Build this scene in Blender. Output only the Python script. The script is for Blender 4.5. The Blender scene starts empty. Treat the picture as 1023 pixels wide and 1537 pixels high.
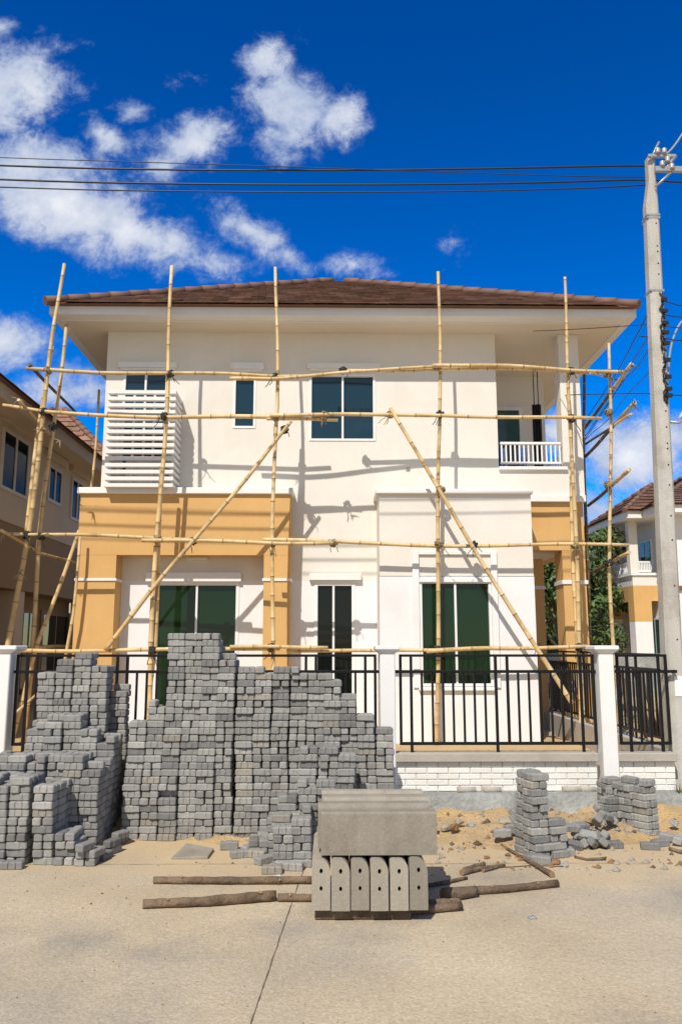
import bpy, bmesh, math, random
from mathutils import Vector, Matrix
from mathutils.bvhtree import BVHTree
R = math.radians
rnd = random.Random(7)
scn = bpy.context.scene
COL = scn.collection

# ------------------------------------------------------------------ camera
F, CX, CY = 1200.0, 511.5, 768.5
PITCH, YAW, EYE = R(9.32), R(0.8), 1.6
fwd = Vector((math.sin(YAW) * math.cos(PITCH), math.cos(YAW) * math.cos(PITCH), math.sin(PITCH)))
rgt = Vector((math.cos(YAW), -math.sin(YAW), 0))
upv = rgt.cross(fwd)
CAM = Vector((0, 0, EYE))
cd = bpy.data.cameras.new("camera")
cd.sensor_fit = 'VERTICAL'; cd.sensor_height = 36.0; cd.lens = F / 1537 * 36
cd.clip_start = 0.05; cd.clip_end = 3000
cam = bpy.data.objects.new("camera", cd); COL.objects.link(cam)
M3 = Matrix((rgt, upv, -fwd)).transposed()
cam.matrix_world = Matrix.Translation(CAM) @ M3.to_4x4()
scn.camera = cam

def ray(px, py):
    return fwd + rgt * ((px - CX) / F) + upv * ((CY - py) / F)
def P(px, py, Y):          # survey: point of the plane y = Y seen at a photo pixel
    d = ray(px, py); return CAM + d * (Y / d.y)
def G(px, py, z=0.0):      # survey: point of the level z seen at a photo pixel
    d = ray(px, py); return CAM + d * ((z - EYE) / d.z)
def XX(px, py, Y): return P(px, py, Y).x
def ZZ(px, py, Y): return P(px, py, Y).z
def PX(v):
    d = Vector(v) - CAM; k = d.dot(fwd)
    return CX + F * d.dot(rgt) / k, CY - F * d.dot(upv) / k

# ------------------------------------------------------------------ materials
def nd(nt, t, **kw):
    n = nt.nodes.new(t)
    for k, v in kw.items(): setattr(n, k, v)
    return n
def mat(name, col, rough=0.8, var=0.12, scale=3.0, fine=60.0, fvar=0.06, bump=0.0, bscale=120.0, bdist=0.01,
        tint=None, objvar=0.0, island=0.0, metal=0.0, stain=None, stain_amt=0.0, stain_scale=1.2, spec=0.5, useobjcol=False,
        streak=0.0, uvw='Object', vgrad=None):
    m = bpy.data.materials.new(name); m.use_nodes = True
    nt = m.node_tree; L = nt.links
    b = nt.nodes['Principled BSDF']
    b.inputs['Roughness'].default_value = rough; b.inputs['Metallic'].default_value = metal
    b.inputs['Specular IOR Level'].default_value = spec
    tc = nd(nt, 'ShaderNodeTexCoord')
    vec = tc.outputs[uvw]
    n1 = nd(nt, 'ShaderNodeTexNoise'); n1.inputs['Scale'].default_value = scale; n1.inputs['Detail'].default_value = 6
    L.new(vec, n1.inputs['Vector'])
    n2 = nd(nt, 'ShaderNodeTexNoise'); n2.inputs['Scale'].default_value = fine; n2.inputs['Detail'].default_value = 3
    L.new(vec, n2.inputs['Vector'])
    def scaled(sock, amt):
        r = nd(nt, 'ShaderNodeMapRange'); r.inputs['From Min'].default_value = 0.25; r.inputs['From Max'].default_value = 0.75
        r.inputs['To Min'].default_value = 1 - amt; r.inputs['To Max'].default_value = 1 + amt
        L.new(sock, r.inputs['Value']); return r.outputs[0]
    fac = nd(nt, 'ShaderNodeMath', operation='MULTIPLY')
    L.new(scaled(n1.outputs['Fac'], var), fac.inputs[0]); L.new(scaled(n2.outputs['Fac'], fvar), fac.inputs[1])
    f = fac.outputs[0]
    def mul(a, s):
        k = nd(nt, 'ShaderNodeMath', operation='MULTIPLY'); L.new(a, k.inputs[0]); L.new(s, k.inputs[1]); return k.outputs[0]
    if streak:
        mp = nd(nt, 'ShaderNodeMapping'); mp.inputs['Scale'].default_value = (9, 9, 0.7); L.new(vec, mp.inputs['Vector'])
        n3 = nd(nt, 'ShaderNodeTexNoise'); n3.inputs['Scale'].default_value = 1.0; n3.inputs['Detail'].default_value = 5
        L.new(mp.outputs[0], n3.inputs['Vector']); f = mul(f, scaled(n3.outputs['Fac'], streak))
    if objvar:
        oi = nd(nt, 'ShaderNodeObjectInfo')
        r = nd(nt, 'ShaderNodeMapRange'); r.inputs['To Min'].default_value = 1 - objvar; r.inputs['To Max'].default_value = 1 + objvar
        L.new(oi.outputs['Random'], r.inputs['Value']); f = mul(f, r.outputs[0])
    if island:
        gi = nd(nt, 'ShaderNodeNewGeometry')
        r = nd(nt, 'ShaderNodeMapRange'); r.inputs['To Min'].default_value = 1 - island; r.inputs['To Max'].default_value = 1 + island
        L.new(gi.outputs['Random Per Island'], r.inputs['Value']); f = mul(f, r.outputs[0])
    base = nd(nt, 'ShaderNodeMix', data_type='RGBA'); base.inputs['Factor'].default_value = 0
    base.inputs['A'].default_value = (*col, 1); base.inputs['B'].default_value = (*(tint or col), 1)
    if tint:
        n4 = nd(nt, 'ShaderNodeTexNoise'); n4.inputs['Scale'].default_value = scale * 0.7; n4.inputs['Detail'].default_value = 5
        mp4 = nd(nt, 'ShaderNodeMapping'); mp4.inputs['Location'].default_value = (3.1, 7.7, 1.3); L.new(vec, mp4.inputs[0]); L.new(mp4.outputs[0], n4.inputs['Vector'])
        r4 = nd(nt, 'ShaderNodeMapRange'); r4.inputs['From Min'].default_value = 0.38; r4.inputs['From Max'].default_value = 0.66
        L.new(n4.outputs['Fac'], r4.inputs['Value']); L.new(r4.outputs[0], base.inputs['Factor'])
    c = base.outputs['Result']
    if useobjcol:
        oc = nd(nt, 'ShaderNodeObjectInfo'); mx = nd(nt, 'ShaderNodeMix', data_type='RGBA', blend_type='MULTIPLY'); mx.inputs['Factor'].default_value = 1
        L.new(c, mx.inputs['A']); L.new(oc.outputs['Color'], mx.inputs['B']); c = mx.outputs['Result']
    if stain:
        n5 = nd(nt, 'ShaderNodeTexNoise'); n5.inputs['Scale'].default_value = stain_scale; n5.inputs['Detail'].default_value = 9; n5.inputs['Roughness'].default_value = 0.65
        mp5 = nd(nt, 'ShaderNodeMapping'); mp5.inputs['Location'].default_value = (11.3, 2.9, 5.5); L.new(vec, mp5.inputs[0]); L.new(mp5.outputs[0], n5.inputs['Vector'])
        r5 = nd(nt, 'ShaderNodeMapRange'); r5.inputs['From Min'].default_value = 0.5; r5.inputs['From Max'].default_value = 0.7
        r5.inputs['To Max'].default_value = stain_amt
        L.new(n5.outputs['Fac'], r5.inputs['Value'])
        mx = nd(nt, 'ShaderNodeMix', data_type='RGBA'); L.new(r5.outputs[0], mx.inputs['Factor']); L.new(c, mx.inputs['A']); mx.inputs['B'].default_value = (*stain, 1)
        c = mx.outputs['Result']
    vm = nd(nt, 'ShaderNodeVectorMath', operation='SCALE'); L.new(c, vm.inputs[0]); L.new(f, vm.inputs['Scale'])
    L.new(vm.outputs[0], b.inputs['Base Color'])
    if bump:
        nb = nd(nt, 'ShaderNodeTexNoise'); nb.inputs['Scale'].default_value = bscale; nb.inputs['Detail'].default_value = 5
        L.new(vec, nb.inputs['Vector'])
        bp = nd(nt, 'ShaderNodeBump'); bp.inputs['Strength'].default_value = bump; bp.inputs['Distance'].default_value = bdist
        L.new(nb.outputs['Fac'], bp.inputs['Height']); L.new(bp.outputs[0], b.inputs['Normal'])
    return m

M = {}
M['cream'] = mat('cream_plaster', (.755, .72, .66), .85, .035, 1.2, 40, .02, .3, 60, .006, streak=.012, stain=(.62, .53, .42), stain_amt=.25, stain_scale=.9)
M['primer'] = mat('white_primer', (.79, .79, .805), .8, .03, 1.5, 40, .02, .3, 60, .006, streak=.012, stain=(.62, .56, .48), stain_amt=.22, stain_scale=1.3)
M['trim'] = mat('white_trim', (.79, .78, .77), .7, .03, 2, 50, .02, .1, 80, .003, streak=.02)
M['yellow'] = mat('ochre_plaster', (.64, .385, .145), .8, .05, 1.3, 45, .03, .3, 60, .006, streak=.025, stain=(.5, .25, .06), stain_amt=.2, stain_scale=1.1)
M['tanwall'] = mat('tan_plaster', (.60, .47, .33), .85, .05, 1.0, 40, .03, .25, 80, .004, streak=.05)
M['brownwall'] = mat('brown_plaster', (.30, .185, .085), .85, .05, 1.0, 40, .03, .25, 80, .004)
M['soffit'] = mat('soffit_board', (.74, .66, .55), .85, .03, 1.0, 40, .02, .1, 70, .003)
M['alu'] = mat('white_window_frame', (.82, .82, .82), .4, .02, 3, 40, .01)
M['tile'] = mat('brown_roof_tile', (.135, .068, .042), .75, .12, 4, 60, .1, .4, 60, .01, island=.28, tint=(.18, .092, .06))
M['tile2'] = mat('light_roof_tile', (.29, .155, .10), .75, .12, 4, 60, .1, .4, 60, .01, island=.3, tint=(.22, .11, .07))
M['ridge'] = mat('ridge_tile_clay', (.19, .10, .07), .7, .12, 5, 60, .08, .3, 60, .01, island=.12)
M['bamboo'] = mat('bamboo', (.62, .43, .19), .5, .16, 2.5, 30, .08, .2, 50, .005, tint=(.70, .53, .29), stain=(.26, .15, .06), stain_amt=.62, stain_scale=6, objvar=.1)
M['bamboodark'] = mat('dark_and_shade_bamboo', (.11, .075, .045), .7, .25, 3, 30, .1, .2, 50, .005)  # dark copy of bamboo: shade painted into rear poles; also dark timber
M['node'] = mat('bamboo_node', (.33, .21, .09), .7, .2, 8, 40, .1)
M['lash'] = mat('lashing_cord', (.035, .032, .026), .85, .3, 30, 80, .1)
M['lash2'] = mat('pale_cord', (.30, .22, .12), .85, .3, 30, 80, .1)
M['black'] = mat('black_painted_steel', (.008, .008, .009), .5, .1, 5, 50, .05, spec=.25)
M['concrete'] = mat('kerb_concrete', (.31, .275, .225), .9, .1, 3.5, 70, .1, .5, 90, .006, stain=(.20, .165, .125), stain_amt=.6, stain_scale=4, objvar=.2, streak=.12)
M['paver'] = mat('paving_concrete', (.305, .298, .285), .92, .14, 9, 130, .22, .8, 190, .006, useobjcol=True, island=.2, objvar=.16, stain=(.29, .25, .20), stain_amt=.3, stain_scale=7)
M['pole'] = mat('pole_concrete', (.50, .475, .43), .9, .08, 2, 60, .08, .5, 70, .008, streak=.2, stain=(.27, .235, .19), stain_amt=.6, stain_scale=3)
M['coping'] = mat('coping_cement', (.42, .385, .33), .9, .12, 3, 60, .08, .4, 70, .008, stain=(.27, .24, .20), stain_amt=.35, stain_scale=3)
M['footing'] = mat('rough_cement', (.27, .275, .265), .95, .22, 2.5, 30, .18, .9, 25, .03, tint=(.37, .38, .37), stain=(.17, .165, .16), stain_amt=.7, stain_scale=2.5)
M['whitewall'] = mat('white_painted_brick', (.80, .79, .76), .8, .05, 3, 60, .04, .5, 60, .008, island=.05, stain=(.62, .5, .36), stain_amt=.25, stain_scale=2.2)
M['mortar'] = mat('white_mortar', (.62, .60, .57), .9, .08, 4, 60, .05)
M['sand'] = mat('yellow_sand', (.54, .36, .16), .95, .16, 2, 40, .16, .9, 45, .03, tint=(.44, .33, .20), stain=(.33, .25, .16), stain_amt=.5, stain_scale=3)
M['yard'] = mat('yard_sand', (.52, .36, .18), .95, .14, 1.5, 30, .15, .8, 20, .03)
M['wood'] = mat('bark', (.115, .075, .048), .9, .3, 9, 60, .22, 1.0, 30, .02, tint=(.20, .14, .095), objvar=.15)
M['cut'] = mat('cut_wood', (.30, .19, .10), .8, .2, 14, 60, .1)
M['rock'] = mat('rubble_stone', (.40, .34, .26), .95, .18, 6, 50, .12, .8, 30, .02, objvar=.2, tint=(.34, .31, .28))
M['brickr'] = mat('broken_red_brick', (.27, .15, .075), .95, .2, 8, 50, .15, .8, 40, .02)
M['leaf'] = mat('leaf_green', (.055, .10, .02), .6, .3, 1.2, 20, .15, island=.5, tint=(.075, .12, .025))
M['bark'] = mat('tree_bark', (.10, .075, .05), .9, .2, 6, 40, .1)
M['wire'] = mat('black_cable', (.012, .012, .013), .5, .1, 5, 30, .05)
M['greycable'] = mat('grey_cable', (.33, .32, .30), .5, .1, 5, 30, .05)
M['steel'] = mat('galvanised_steel', (.42, .42, .42), .45, .15, 8, 40, .08, metal=.6)
M['porc'] = mat('porcelain', (.42, .40, .36), .25, .05, 8, 40, .03)
M['dark'] = mat('dark_interior', (.02, .018, .015), .9, .1, 3, 30, .05)
M['cloth'] = mat('dark_cloth', (.025, .024, .028), .9, .2, 6, 60, .1, .4, 30, .02)
M['bluecloth'] = mat('blue_cloth', (.10, .16, .38), .9, .2, 6, 60, .1, .4, 30, .02)
M['bluecloth2'] = mat('pale_blue_litter', (.55, .66, .74), .7, .05, 8, 40, .03)
M['paper'] = mat('white_paper', (.82, .82, .82), .8, .03, 3, 30, .02)
M['hole'] = mat('drill_hole', (.03, .028, .025), .95, .1, 4, 30, .05)
M['ground'] = mat('dry_ground', (.38, .29, .18), .95, .15, .3, 10, .1, .5, 8, .05)
M['floor'] = mat('porch_floor', (.40, .36, .31), .8, .1, 1, 30, .08)

def glass(name, col, ior=1.6, rough=.03):
    m = bpy.data.materials.new(name); m.use_nodes = True; nt = m.node_tree
    b = nt.nodes['Principled BSDF']; b.inputs['Base Color'].default_value = (*col, 1)
    b.inputs['Roughness'].default_value = rough; b.inputs['IOR'].default_value = ior
    n = nd(nt, 'ShaderNodeTexNoise'); n.inputs['Scale'].default_value = 1.3; n.inputs['Detail'].default_value = 1
    tc = nd(nt, 'ShaderNodeTexCoord'); nt.links.new(tc.outputs['Object'], n.inputs['Vector'])
    bp = nd(nt, 'ShaderNodeBump'); bp.inputs['Strength'].default_value = .25; bp.inputs['Distance'].default_value = .02
    nt.links.new(n.outputs['Fac'], bp.inputs['Height']); nt.links.new(bp.outputs[0], b.inputs['Normal'])
    return m
M['glassg'] = glass('dark_green_glass', (.006, .026, .009), 1.45)
M['glassb'] = glass('dark_blue_glass', (.003, .030, .052), 1.6)
M['glassk'] = glass('black_glass', (.006, .008, .007), 1.4)
M['glasst'] = glass('teal_glass', (.03, .09, .09), 1.5)

# road: concrete slabs with joints, sand blown over the edge
def road_mat():
    m = mat('road_concrete', (.53, .43, .295), .95, .16, 1.3, 28, .12, 0, 100, .01, tint=(.45, .385, .295), stain=(.31, .275, .235), stain_amt=.9, stain_scale=.75)
    nt = m.node_tree; L = nt.links; b = nt.nodes['Principled BSDF']
    src = b.inputs['Base Color'].links[0].from_socket
    tc = nd(nt, 'ShaderNodeTexCoord')
    # grit of pits and pebbles
    vo = nd(nt, 'ShaderNodeTexVoronoi'); vo.inputs['Scale'].default_value = 75; L.new(tc.outputs['Object'], vo.inputs['Vector'])
    n0 = nd(nt, 'ShaderNodeTexNoise'); n0.inputs['Scale'].default_value = 62; n0.inputs['Detail'].default_value = 8; n0.inputs['Roughness'].default_value = .7
    L.new(tc.outputs['Object'], n0.inputs['Vector'])
    r0 = nd(nt, 'ShaderNodeMapRange'); r0.inputs['From Min'].default_value = .32; r0.inputs['From Max'].default_value = .68; r0.inputs['To Min'].default_value = .74; r0.inputs['To Max'].default_value = 1.22
    L.new(n0.outputs['Fac'], r0.inputs['Value'])
    sv = nd(nt, 'ShaderNodeVectorMath', operation='SCALE'); L.new(src, sv.inputs[0]); L.new(r0.outputs[0], sv.inputs['Scale'])
    # sand drifting near the far edge
    sx = nd(nt, 'ShaderNodeSeparateXYZ'); L.new(tc.outputs['Object'], sx.inputs[0])
    n1 = nd(nt, 'ShaderNodeTexNoise'); n1.inputs['Scale'].default_value = 1.6; n1.inputs['Detail'].default_value = 8; n1.inputs['Roughness'].default_value = .6
    L.new(tc.outputs['Object'], n1.inputs['Vector'])
    a = nd(nt, 'ShaderNodeMath', operation='MULTIPLY_ADD'); L.new(n1.outputs['Fac'], a.inputs[0]); a.inputs[1].default_value = 3.6; L.new(sx.outputs['Y'], a.inputs[2])
    r1 = nd(nt, 'ShaderNodeMapRange'); r1.interpolation_type = 'SMOOTHSTEP'; r1.inputs['From Min'].default_value = 6.9; r1.inputs['From Max'].default_value = 8.7; r1.inputs['To Max'].default_value = .75
    L.new(a.outputs[0], r1.inputs['Value'])
    mx = nd(nt, 'ShaderNodeMix', data_type='RGBA'); L.new(r1.outputs[0], mx.inputs['Factor']); L.new(sv.outputs[0], mx.inputs['A']); mx.inputs['B'].default_value = (.56, .415, .24, 1)
    L.new(mx.outputs['Result'], b.inputs['Base Color'])
    add = nd(nt, 'ShaderNodeMath', operation='MULTIPLY_ADD'); L.new(vo.outputs['Distance'], add.inputs[0]); add.inputs[1].default_value = .5; L.new(n0.outputs['Fac'], add.inputs[2])
    bp = nd(nt, 'ShaderNodeBump'); bp.inputs['Strength'].default_value = .42; bp.inputs['Distance'].default_value = .010
    L.new(add.outputs[0], bp.inputs['Height']); L.new(bp.outputs[0], b.inputs['Normal'])
    return m
M['road'] = road_mat()
M['joint'] = mat('joint_dirt', (.17, .13, .09), .95, .35, 6, 40, .3)

# ------------------------------------------------------------------ mesh builder
class MB:
    def __init__(s): s.v = []; s.f = []; s.m = []; s.sm = []
    def add(s, vs, fs, mi=0, smooth=False):
        o = len(s.v); s.v += [Vector(v) for v in vs]
        for f in fs: s.f.append([i + o for i in f]); s.m.append(mi); s.sm.append(smooth)
    def box(s, x0, x1, y0, y1, z0, z1, mi=0):
        s.add([(x0, y0, z0), (x1, y0, z0), (x1, y1, z0), (x0, y1, z0), (x0, y0, z1), (x1, y0, z1), (x1, y1, z1), (x0, y1, z1)],
              [(3, 2, 1, 0), (4, 5, 6, 7), (0, 1, 5, 4), (1, 2, 6, 5), (2, 3, 7, 6), (3, 0, 4, 7)], mi)
    def bbox(s, x0, x1, y0, y1, z0, z1, b=.006, mi=0):   # box with chamfered edges
        vs = []; 
        for sx in (0, 1):
            for sy in (0, 1):
                for sz in (0, 1):
                    x, y, z = (x0, x1)[sx], (y0, y1)[sy], (z0, z1)[sz]
                    dx, dy, dz = (b, -b)[sx], (b, -b)[sy], (b, -b)[sz]
                    vs += [(x, y + dy, z + dz), (x + dx, y, z + dz), (x + dx, y + dy, z)]
        def I(sx, sy, sz, a): return (sx * 4 + sy * 2 + sz) * 3 + a
        fs = []
        for a in range(3):
            for sd in (0, 1):
                q = []
                for (p, r) in ((0, 0), (1, 0), (1, 1), (0, 1)):
                    c = [0, 0, 0]; c[a] = sd; c[(a + 1) % 3] = p; c[(a + 2) % 3] = r
                    q.append(I(*c, a))
                fs.append(q if sd else q[::-1])
        for a in range(3):          # edges along axis a
            b1, b2 = (a + 1) % 3, (a + 2) % 3
            for p in (0, 1):
                for r in (0, 1):
                    c0 = [0, 0, 0]; c0[b1] = p; c0[b2] = r; c1 = list(c0); c1[a] = 1
                    q = [I(*c0, b1), I(*c0, b2), I(*c1, b2), I(*c1, b1)]
                    fs.append(q if p != r else q[::-1])
        for sx in (0, 1):
            for sy in (0, 1):
                for sz in (0, 1):
                    q = [I(sx, sy, sz, 0), I(sx, sy, sz, 1), I(sx, sy, sz, 2)]
                    fs.append(q if (sx + sy + sz) % 2 else q[::-1])
        s.add(vs, fs, mi)
    def hexa(s, pts, mi=0):   # 8 points, bottom ring then top ring
        s.add(pts, [(3, 2, 1, 0), (4, 5, 6, 7), (0, 1, 5, 4), (1, 2, 6, 5), (2, 3, 7, 6), (3, 0, 4, 7)], mi)
    def tube(s, pts, rad, n=8, mi=0, caps=True, smooth=True, capm=None, sq=1.0):
        pts = [Vector(p) for p in pts]
        if not isinstance(rad, (list, tuple)): rad = [rad] * len(pts)
        o = len(s.v); ref = None
        for i, p in enumerate(pts):
            t = (pts[min(i + 1, len(pts) - 1)] - pts[max(i - 1, 0)]).normalized()
            if ref is None:
                ref = Vector((0, 0, 1)) if abs(t.z) < .9 else Vector((1, 0, 0))
            u = (ref - t * ref.dot(t)).normalized(); w = t.cross(u); ref = u
            for k in range(n):
                a = 2 * math.pi * k / n
                s.v.append(p + (u * math.cos(a) * sq + w * math.sin(a)) * rad[i])
        for i in range(len(pts) - 1):
            for k in range(n):
                a, b = o + i * n + k, o + i * n + (k + 1) % n
                s.f.append([a, b, b + n, a + n]); s.m.append(mi if not isinstance(mi, list) else mi[i]); s.sm.append(smooth)
        if caps:
            cm = capm if capm is not None else (mi if not isinstance(mi, list) else mi[0])
            s.f.append([o + k for k in range(n)][::-1]); s.m.append(cm); s.sm.append(False)
            e = o + (len(pts) - 1) * n
            s.f.append([e + k for k in range(n)]); s.m.append(cm); s.sm.append(False)
    def build(s, name, mats, parent=None, bevel=0, loc=None):
        me = bpy.data.meshes.new(name)
        org = ORG.get(parent.name, Vector()) if parent else (Vector(loc) if loc else Vector())
        me.from_pydata([v - org for v in s.v], [], s.f)
        mats = mats if isinstance(mats, (list, tuple)) else [mats]
        for m in mats: me.materials.append(m)
        me.polygons.foreach_set('material_index', s.m); me.polygons.foreach_set('use_smooth', s.sm)
        me.update()
        o = bpy.data.objects.new(name, me); COL.objects.link(o)
        if parent: o.parent = parent; ORG[o.name] = org
        elif loc: o.location = loc; ORG[o.name] = org
        if bevel:
            bv = o.modifiers.new('bevel', 'BEVEL'); bv.width = bevel; bv.segments = 2; bv.limit_method = 'ANGLE'
        return o
ORG = {}
def tag(o, label=None, cat=None, group=None, kind=None):
    if label: o['label'] = label
    if cat: o['category'] = cat
    if group: o['group'] = group
    if kind: o['kind'] = kind
    return o
def thing(name, label, cat, loc, group=None):
    o = bpy.data.objects.new(name, None); COL.objects.link(o); o.location = loc; o.empty_display_size = .2
    ORG[o.name] = Vector(loc)
    return tag(o, label, cat, group)

def wall_grid(mb, x0, x1, z0, z1, yf, th, holes, axis='y', mi=0, sgn=1):
    """wall with real openings; holes = (x0,x1,z0,z1); front face at yf, body behind it"""
    xs = sorted({x0, x1, *[min(max(h[i], x0), x1) for h in holes for i in (0, 1)]})
    zs = sorted({z0, z1, *[min(max(h[i], z0), z1) for h in holes for i in (2, 3)]})
    inside = lambda x, z: any(h[0] < x < h[1] and h[2] < z < h[3] for h in holes)
    def pt(x, y, z): return (x, y, z) if axis == 'y' else (y, x, z)
    yb = yf + th * sgn
    solid = {}
    for i in range(len(xs) - 1):
        for k in range(len(zs) - 1):
            solid[i, k] = not inside((xs[i] + xs[i + 1]) / 2, (zs[k] + zs[k + 1]) / 2)
    for (i, k), sd in solid.items():
        if not sd: continue
        a, b, c, d = xs[i], xs[i + 1], zs[k], zs[k + 1]
        mb.add([pt(a, yf, c), pt(b, yf, c), pt(b, yf, d), pt(a, yf, d)], [(0, 1, 2, 3)], mi)
        mb.add([pt(a, yb, c), pt(b, yb, c), pt(b, yb, d), pt(a, yb, d)], [(3, 2, 1, 0)], mi)
        for (ni, nk, e) in ((i - 1, k, (a, c, a, d)), (i + 1, k, (b, d, b, c)), (i, k - 1, (b, c, a, c)), (i, k + 1, (a, d, b, d))):
            if not solid.get((ni, nk), False):
                mb.add([pt(e[0], yf, e[1]), pt(e[0], yb, e[1]), pt(e[2], yb, e[3]), pt(e[2], yf, e[3])], [(0, 1, 2, 3)], mi)
def flipfix(o):
    bm = bmesh.new(); bm.from_mesh(o.data); bmesh.ops.remove_doubles(bm, verts=bm.verts, dist=1e-5)
    bmesh.ops.recalc_face_normals(bm, faces=bm.faces); bm.to_mesh(o.data); bm.free()
    return o

# ------------------------------------------------------------------ world and sun
KX, KZ = .39, 1.2
sun_dir = Vector((KX, 1, -KZ)).normalized()
elev = math.asin(-sun_dir.z)
sl = bpy.data.lights.new("sun", 'SUN'); sl.energy = 4.3; sl.angle = R(.5); sl.color = (1, .945, .84)
so = bpy.data.objects.new("sun", sl); COL.objects.link(so)
so.rotation_euler = sun_dir.to_track_quat('-Z', 'Y').to_euler()
so.location = (-8, -20, 25)
w = bpy.data.worlds.new("World"); scn.world = w; w.use_nodes = True
def build_world():
    nt = w.node_tree; L = nt.links
    bg = nt.nodes['Background']; bg.inputs['Strength'].default_value = .1
    sky = nd(nt, 'ShaderNodeTexSky', sky_type='NISHITA'); sky.sun_disc = False
    sky.sun_elevation = elev
    sky.sun_rotation = math.atan2(-sun_dir.x, -sun_dir.y)   # the side the light comes from, clockwise from +Y
    sky.air_density = 1.0; sky.dust_density = .2; sky.ozone_density = 4.0
    hs = nd(nt, 'ShaderNodeHueSaturation'); hs.inputs['Hue'].default_value = .518; hs.inputs['Saturation'].default_value = 1.7; hs.inputs['Value'].default_value = 1.4
    L.new(sky.outputs[0], hs.inputs['Color'])
    tc = nd(nt, 'ShaderNodeTexCoord'); sp = nd(nt, 'ShaderNodeSeparateXYZ'); L.new(tc.outputs['Generated'], sp.inputs[0])
    hv = nd(nt, 'ShaderNodeMapRange'); hv.inputs['From Min'].default_value = .15; hv.inputs['From Max'].default_value = .62; hv.inputs['To Min'].default_value = 1.85; hv.inputs['To Max'].default_value = 1.32; L.new(sp.outputs['Z'], hv.inputs['Value']); L.new(hv.outputs[0], hs.inputs['Value'])
    # the sky is deepest away from the sun and pales into glare around it
    h2 = nd(nt, 'ShaderNodeHueSaturation'); h2.inputs['Saturation'].default_value = .55; h2.inputs['Value'].default_value = .85; L.new(sky.outputs[0], h2.inputs['Color'])
    dt = nd(nt, 'ShaderNodeVectorMath', operation='DOT_PRODUCT'); L.new(tc.outputs['Generated'], dt.inputs[0]); dt.inputs[1].default_value = tuple(-sun_dir)
    gr = nd(nt, 'ShaderNodeMapRange'); gr.interpolation_type = 'SMOOTHSTEP'; gr.inputs['From Min'].default_value = .15; gr.inputs['From Max'].default_value = .7
    L.new(dt.outputs['Value'], gr.inputs['Value'])
    sm = nd(nt, 'ShaderNodeMix', data_type='RGBA'); L.new(gr.outputs[0], sm.inputs['Factor']); L.new(hs.outputs[0], sm.inputs['A']); L.new(h2.outputs[0], sm.inputs['B'])
    ab = nd(nt, 'ShaderNodeMath', operation='ABSOLUTE'); L.new(sp.outputs['Y'], ab.inputs[0])
    my = nd(nt, 'ShaderNodeMath', operation='MAXIMUM'); L.new(ab.outputs[0], my.inputs[0]); my.inputs[1].default_value = .12
    du = nd(nt, 'ShaderNodeMath', operation='DIVIDE'); L.new(sp.outputs['X'], du.inputs[0]); L.new(my.outputs[0], du.inputs[1])
    dv = nd(nt, 'ShaderNodeMath', operation='DIVIDE'); L.new(sp.outputs['Z'], dv.inputs[0]); L.new(my.outputs[0], dv.inputs[1])
    cb = nd(nt, 'ShaderNodeCombineXYZ'); L.new(du.outputs[0], cb.inputs[0]); L.new(dv.outputs[0], cb.inputs[1])
    # each cloud: centre, half sizes (in photo pixels, kept as sky directions), tilt, weight
    clouds = [(-20, 140, 125, 90, 0, 1.2), (35, 115, 70, 70, 20, 1.0), (20, 250, 140, 66, -8, 1.2), (90, 310, 180, 70, -18, 1.3), (210, 355, 130, 50, -16, 1.05), (300, 395, 90, 30, -8, .75),
              (60, 225, 70, 40, -30, .8), (400, 95, 55, 50, 55, 1.0), (440, 150, 100, 62, -25, 1.15), (505, 175, 60, 55, -10, .9), (430, 210, 60, 40, 0, .75),
              (290, 215, 85, 50, 12, .95), (240, 250, 60, 40, 0, .6), (205, 165, 40, 22, 0, .55), (150, 200, 45, 26, -45, .72), (75, 75, 60, 24, 10, .62), (0, 40, 30, 22, 0, .7),
              (270, 130, 50, 24, 10, .42), (375, 345, 80, 34, -28, .95), (430, 385, 55, 26, -25, .62), (530, 398, 62, 24, -8, .62), (680, 370, 32, 30, 30, .55),
              (15, 515, 75, 45, -5, 1.0), (95, 590, 90, 42, 0, .85), (130, 560, 40, 28, 0, .55),
              (950, 685, 85, 62, 10, 1.3), (1010, 655, 60, 40, 0, .9), (900, 760, 70, 40, 0, .85), (830, 650, 40, 34, 0, .85), (930, 800, 160, 60, 0, .75), (840, 870, 90, 60, 0, .7), (545, 640, 60, 30, -10, .95), (470, 600, 40, 26, 10, .6)]
    acc = None
    for (px, py, a, b, rot, wt) in clouds:
        d = ray(px, py); u, v = d.x / d.y, d.z / d.y
        mp = nd(nt, 'ShaderNodeMapping', vector_type='TEXTURE')
        mp.inputs['Location'].default_value = (u, v, 0); mp.inputs['Rotation'].default_value = (0, 0, R(rot)); mp.inputs['Scale'].default_value = (a / F * .92, b / F * .92, 1)
        L.new(cb.outputs[0], mp.inputs[0])
        ln = nd(nt, 'ShaderNodeVectorMath', operation='LENGTH'); L.new(mp.outputs[0], ln.inputs[0])
        k = nd(nt, 'ShaderNodeMath', operation='MULTIPLY_ADD'); L.new(ln.outputs['Value'], k.inputs[0]); k.inputs[1].default_value = -.62 * wt; k.inputs[2].default_value = wt * .92
        if acc is None: acc = k.outputs[0]
        else:
            mm = nd(nt, 'ShaderNodeMath', operation='SMOOTH_MAX'); mm.inputs[2].default_value = .06; L.new(acc, mm.inputs[0]); L.new(k.outputs[0], mm.inputs[1]); acc = mm.outputs[0]
    n1 = nd(nt, 'ShaderNodeTexNoise'); n1.inputs['Scale'].default_value = 19; n1.inputs['Detail'].default_value = 12; n1.inputs['Roughness'].default_value = .70; n1.inputs['Distortion'].default_value = .2
    L.new(cb.outputs[0], n1.inputs['Vector'])
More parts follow.
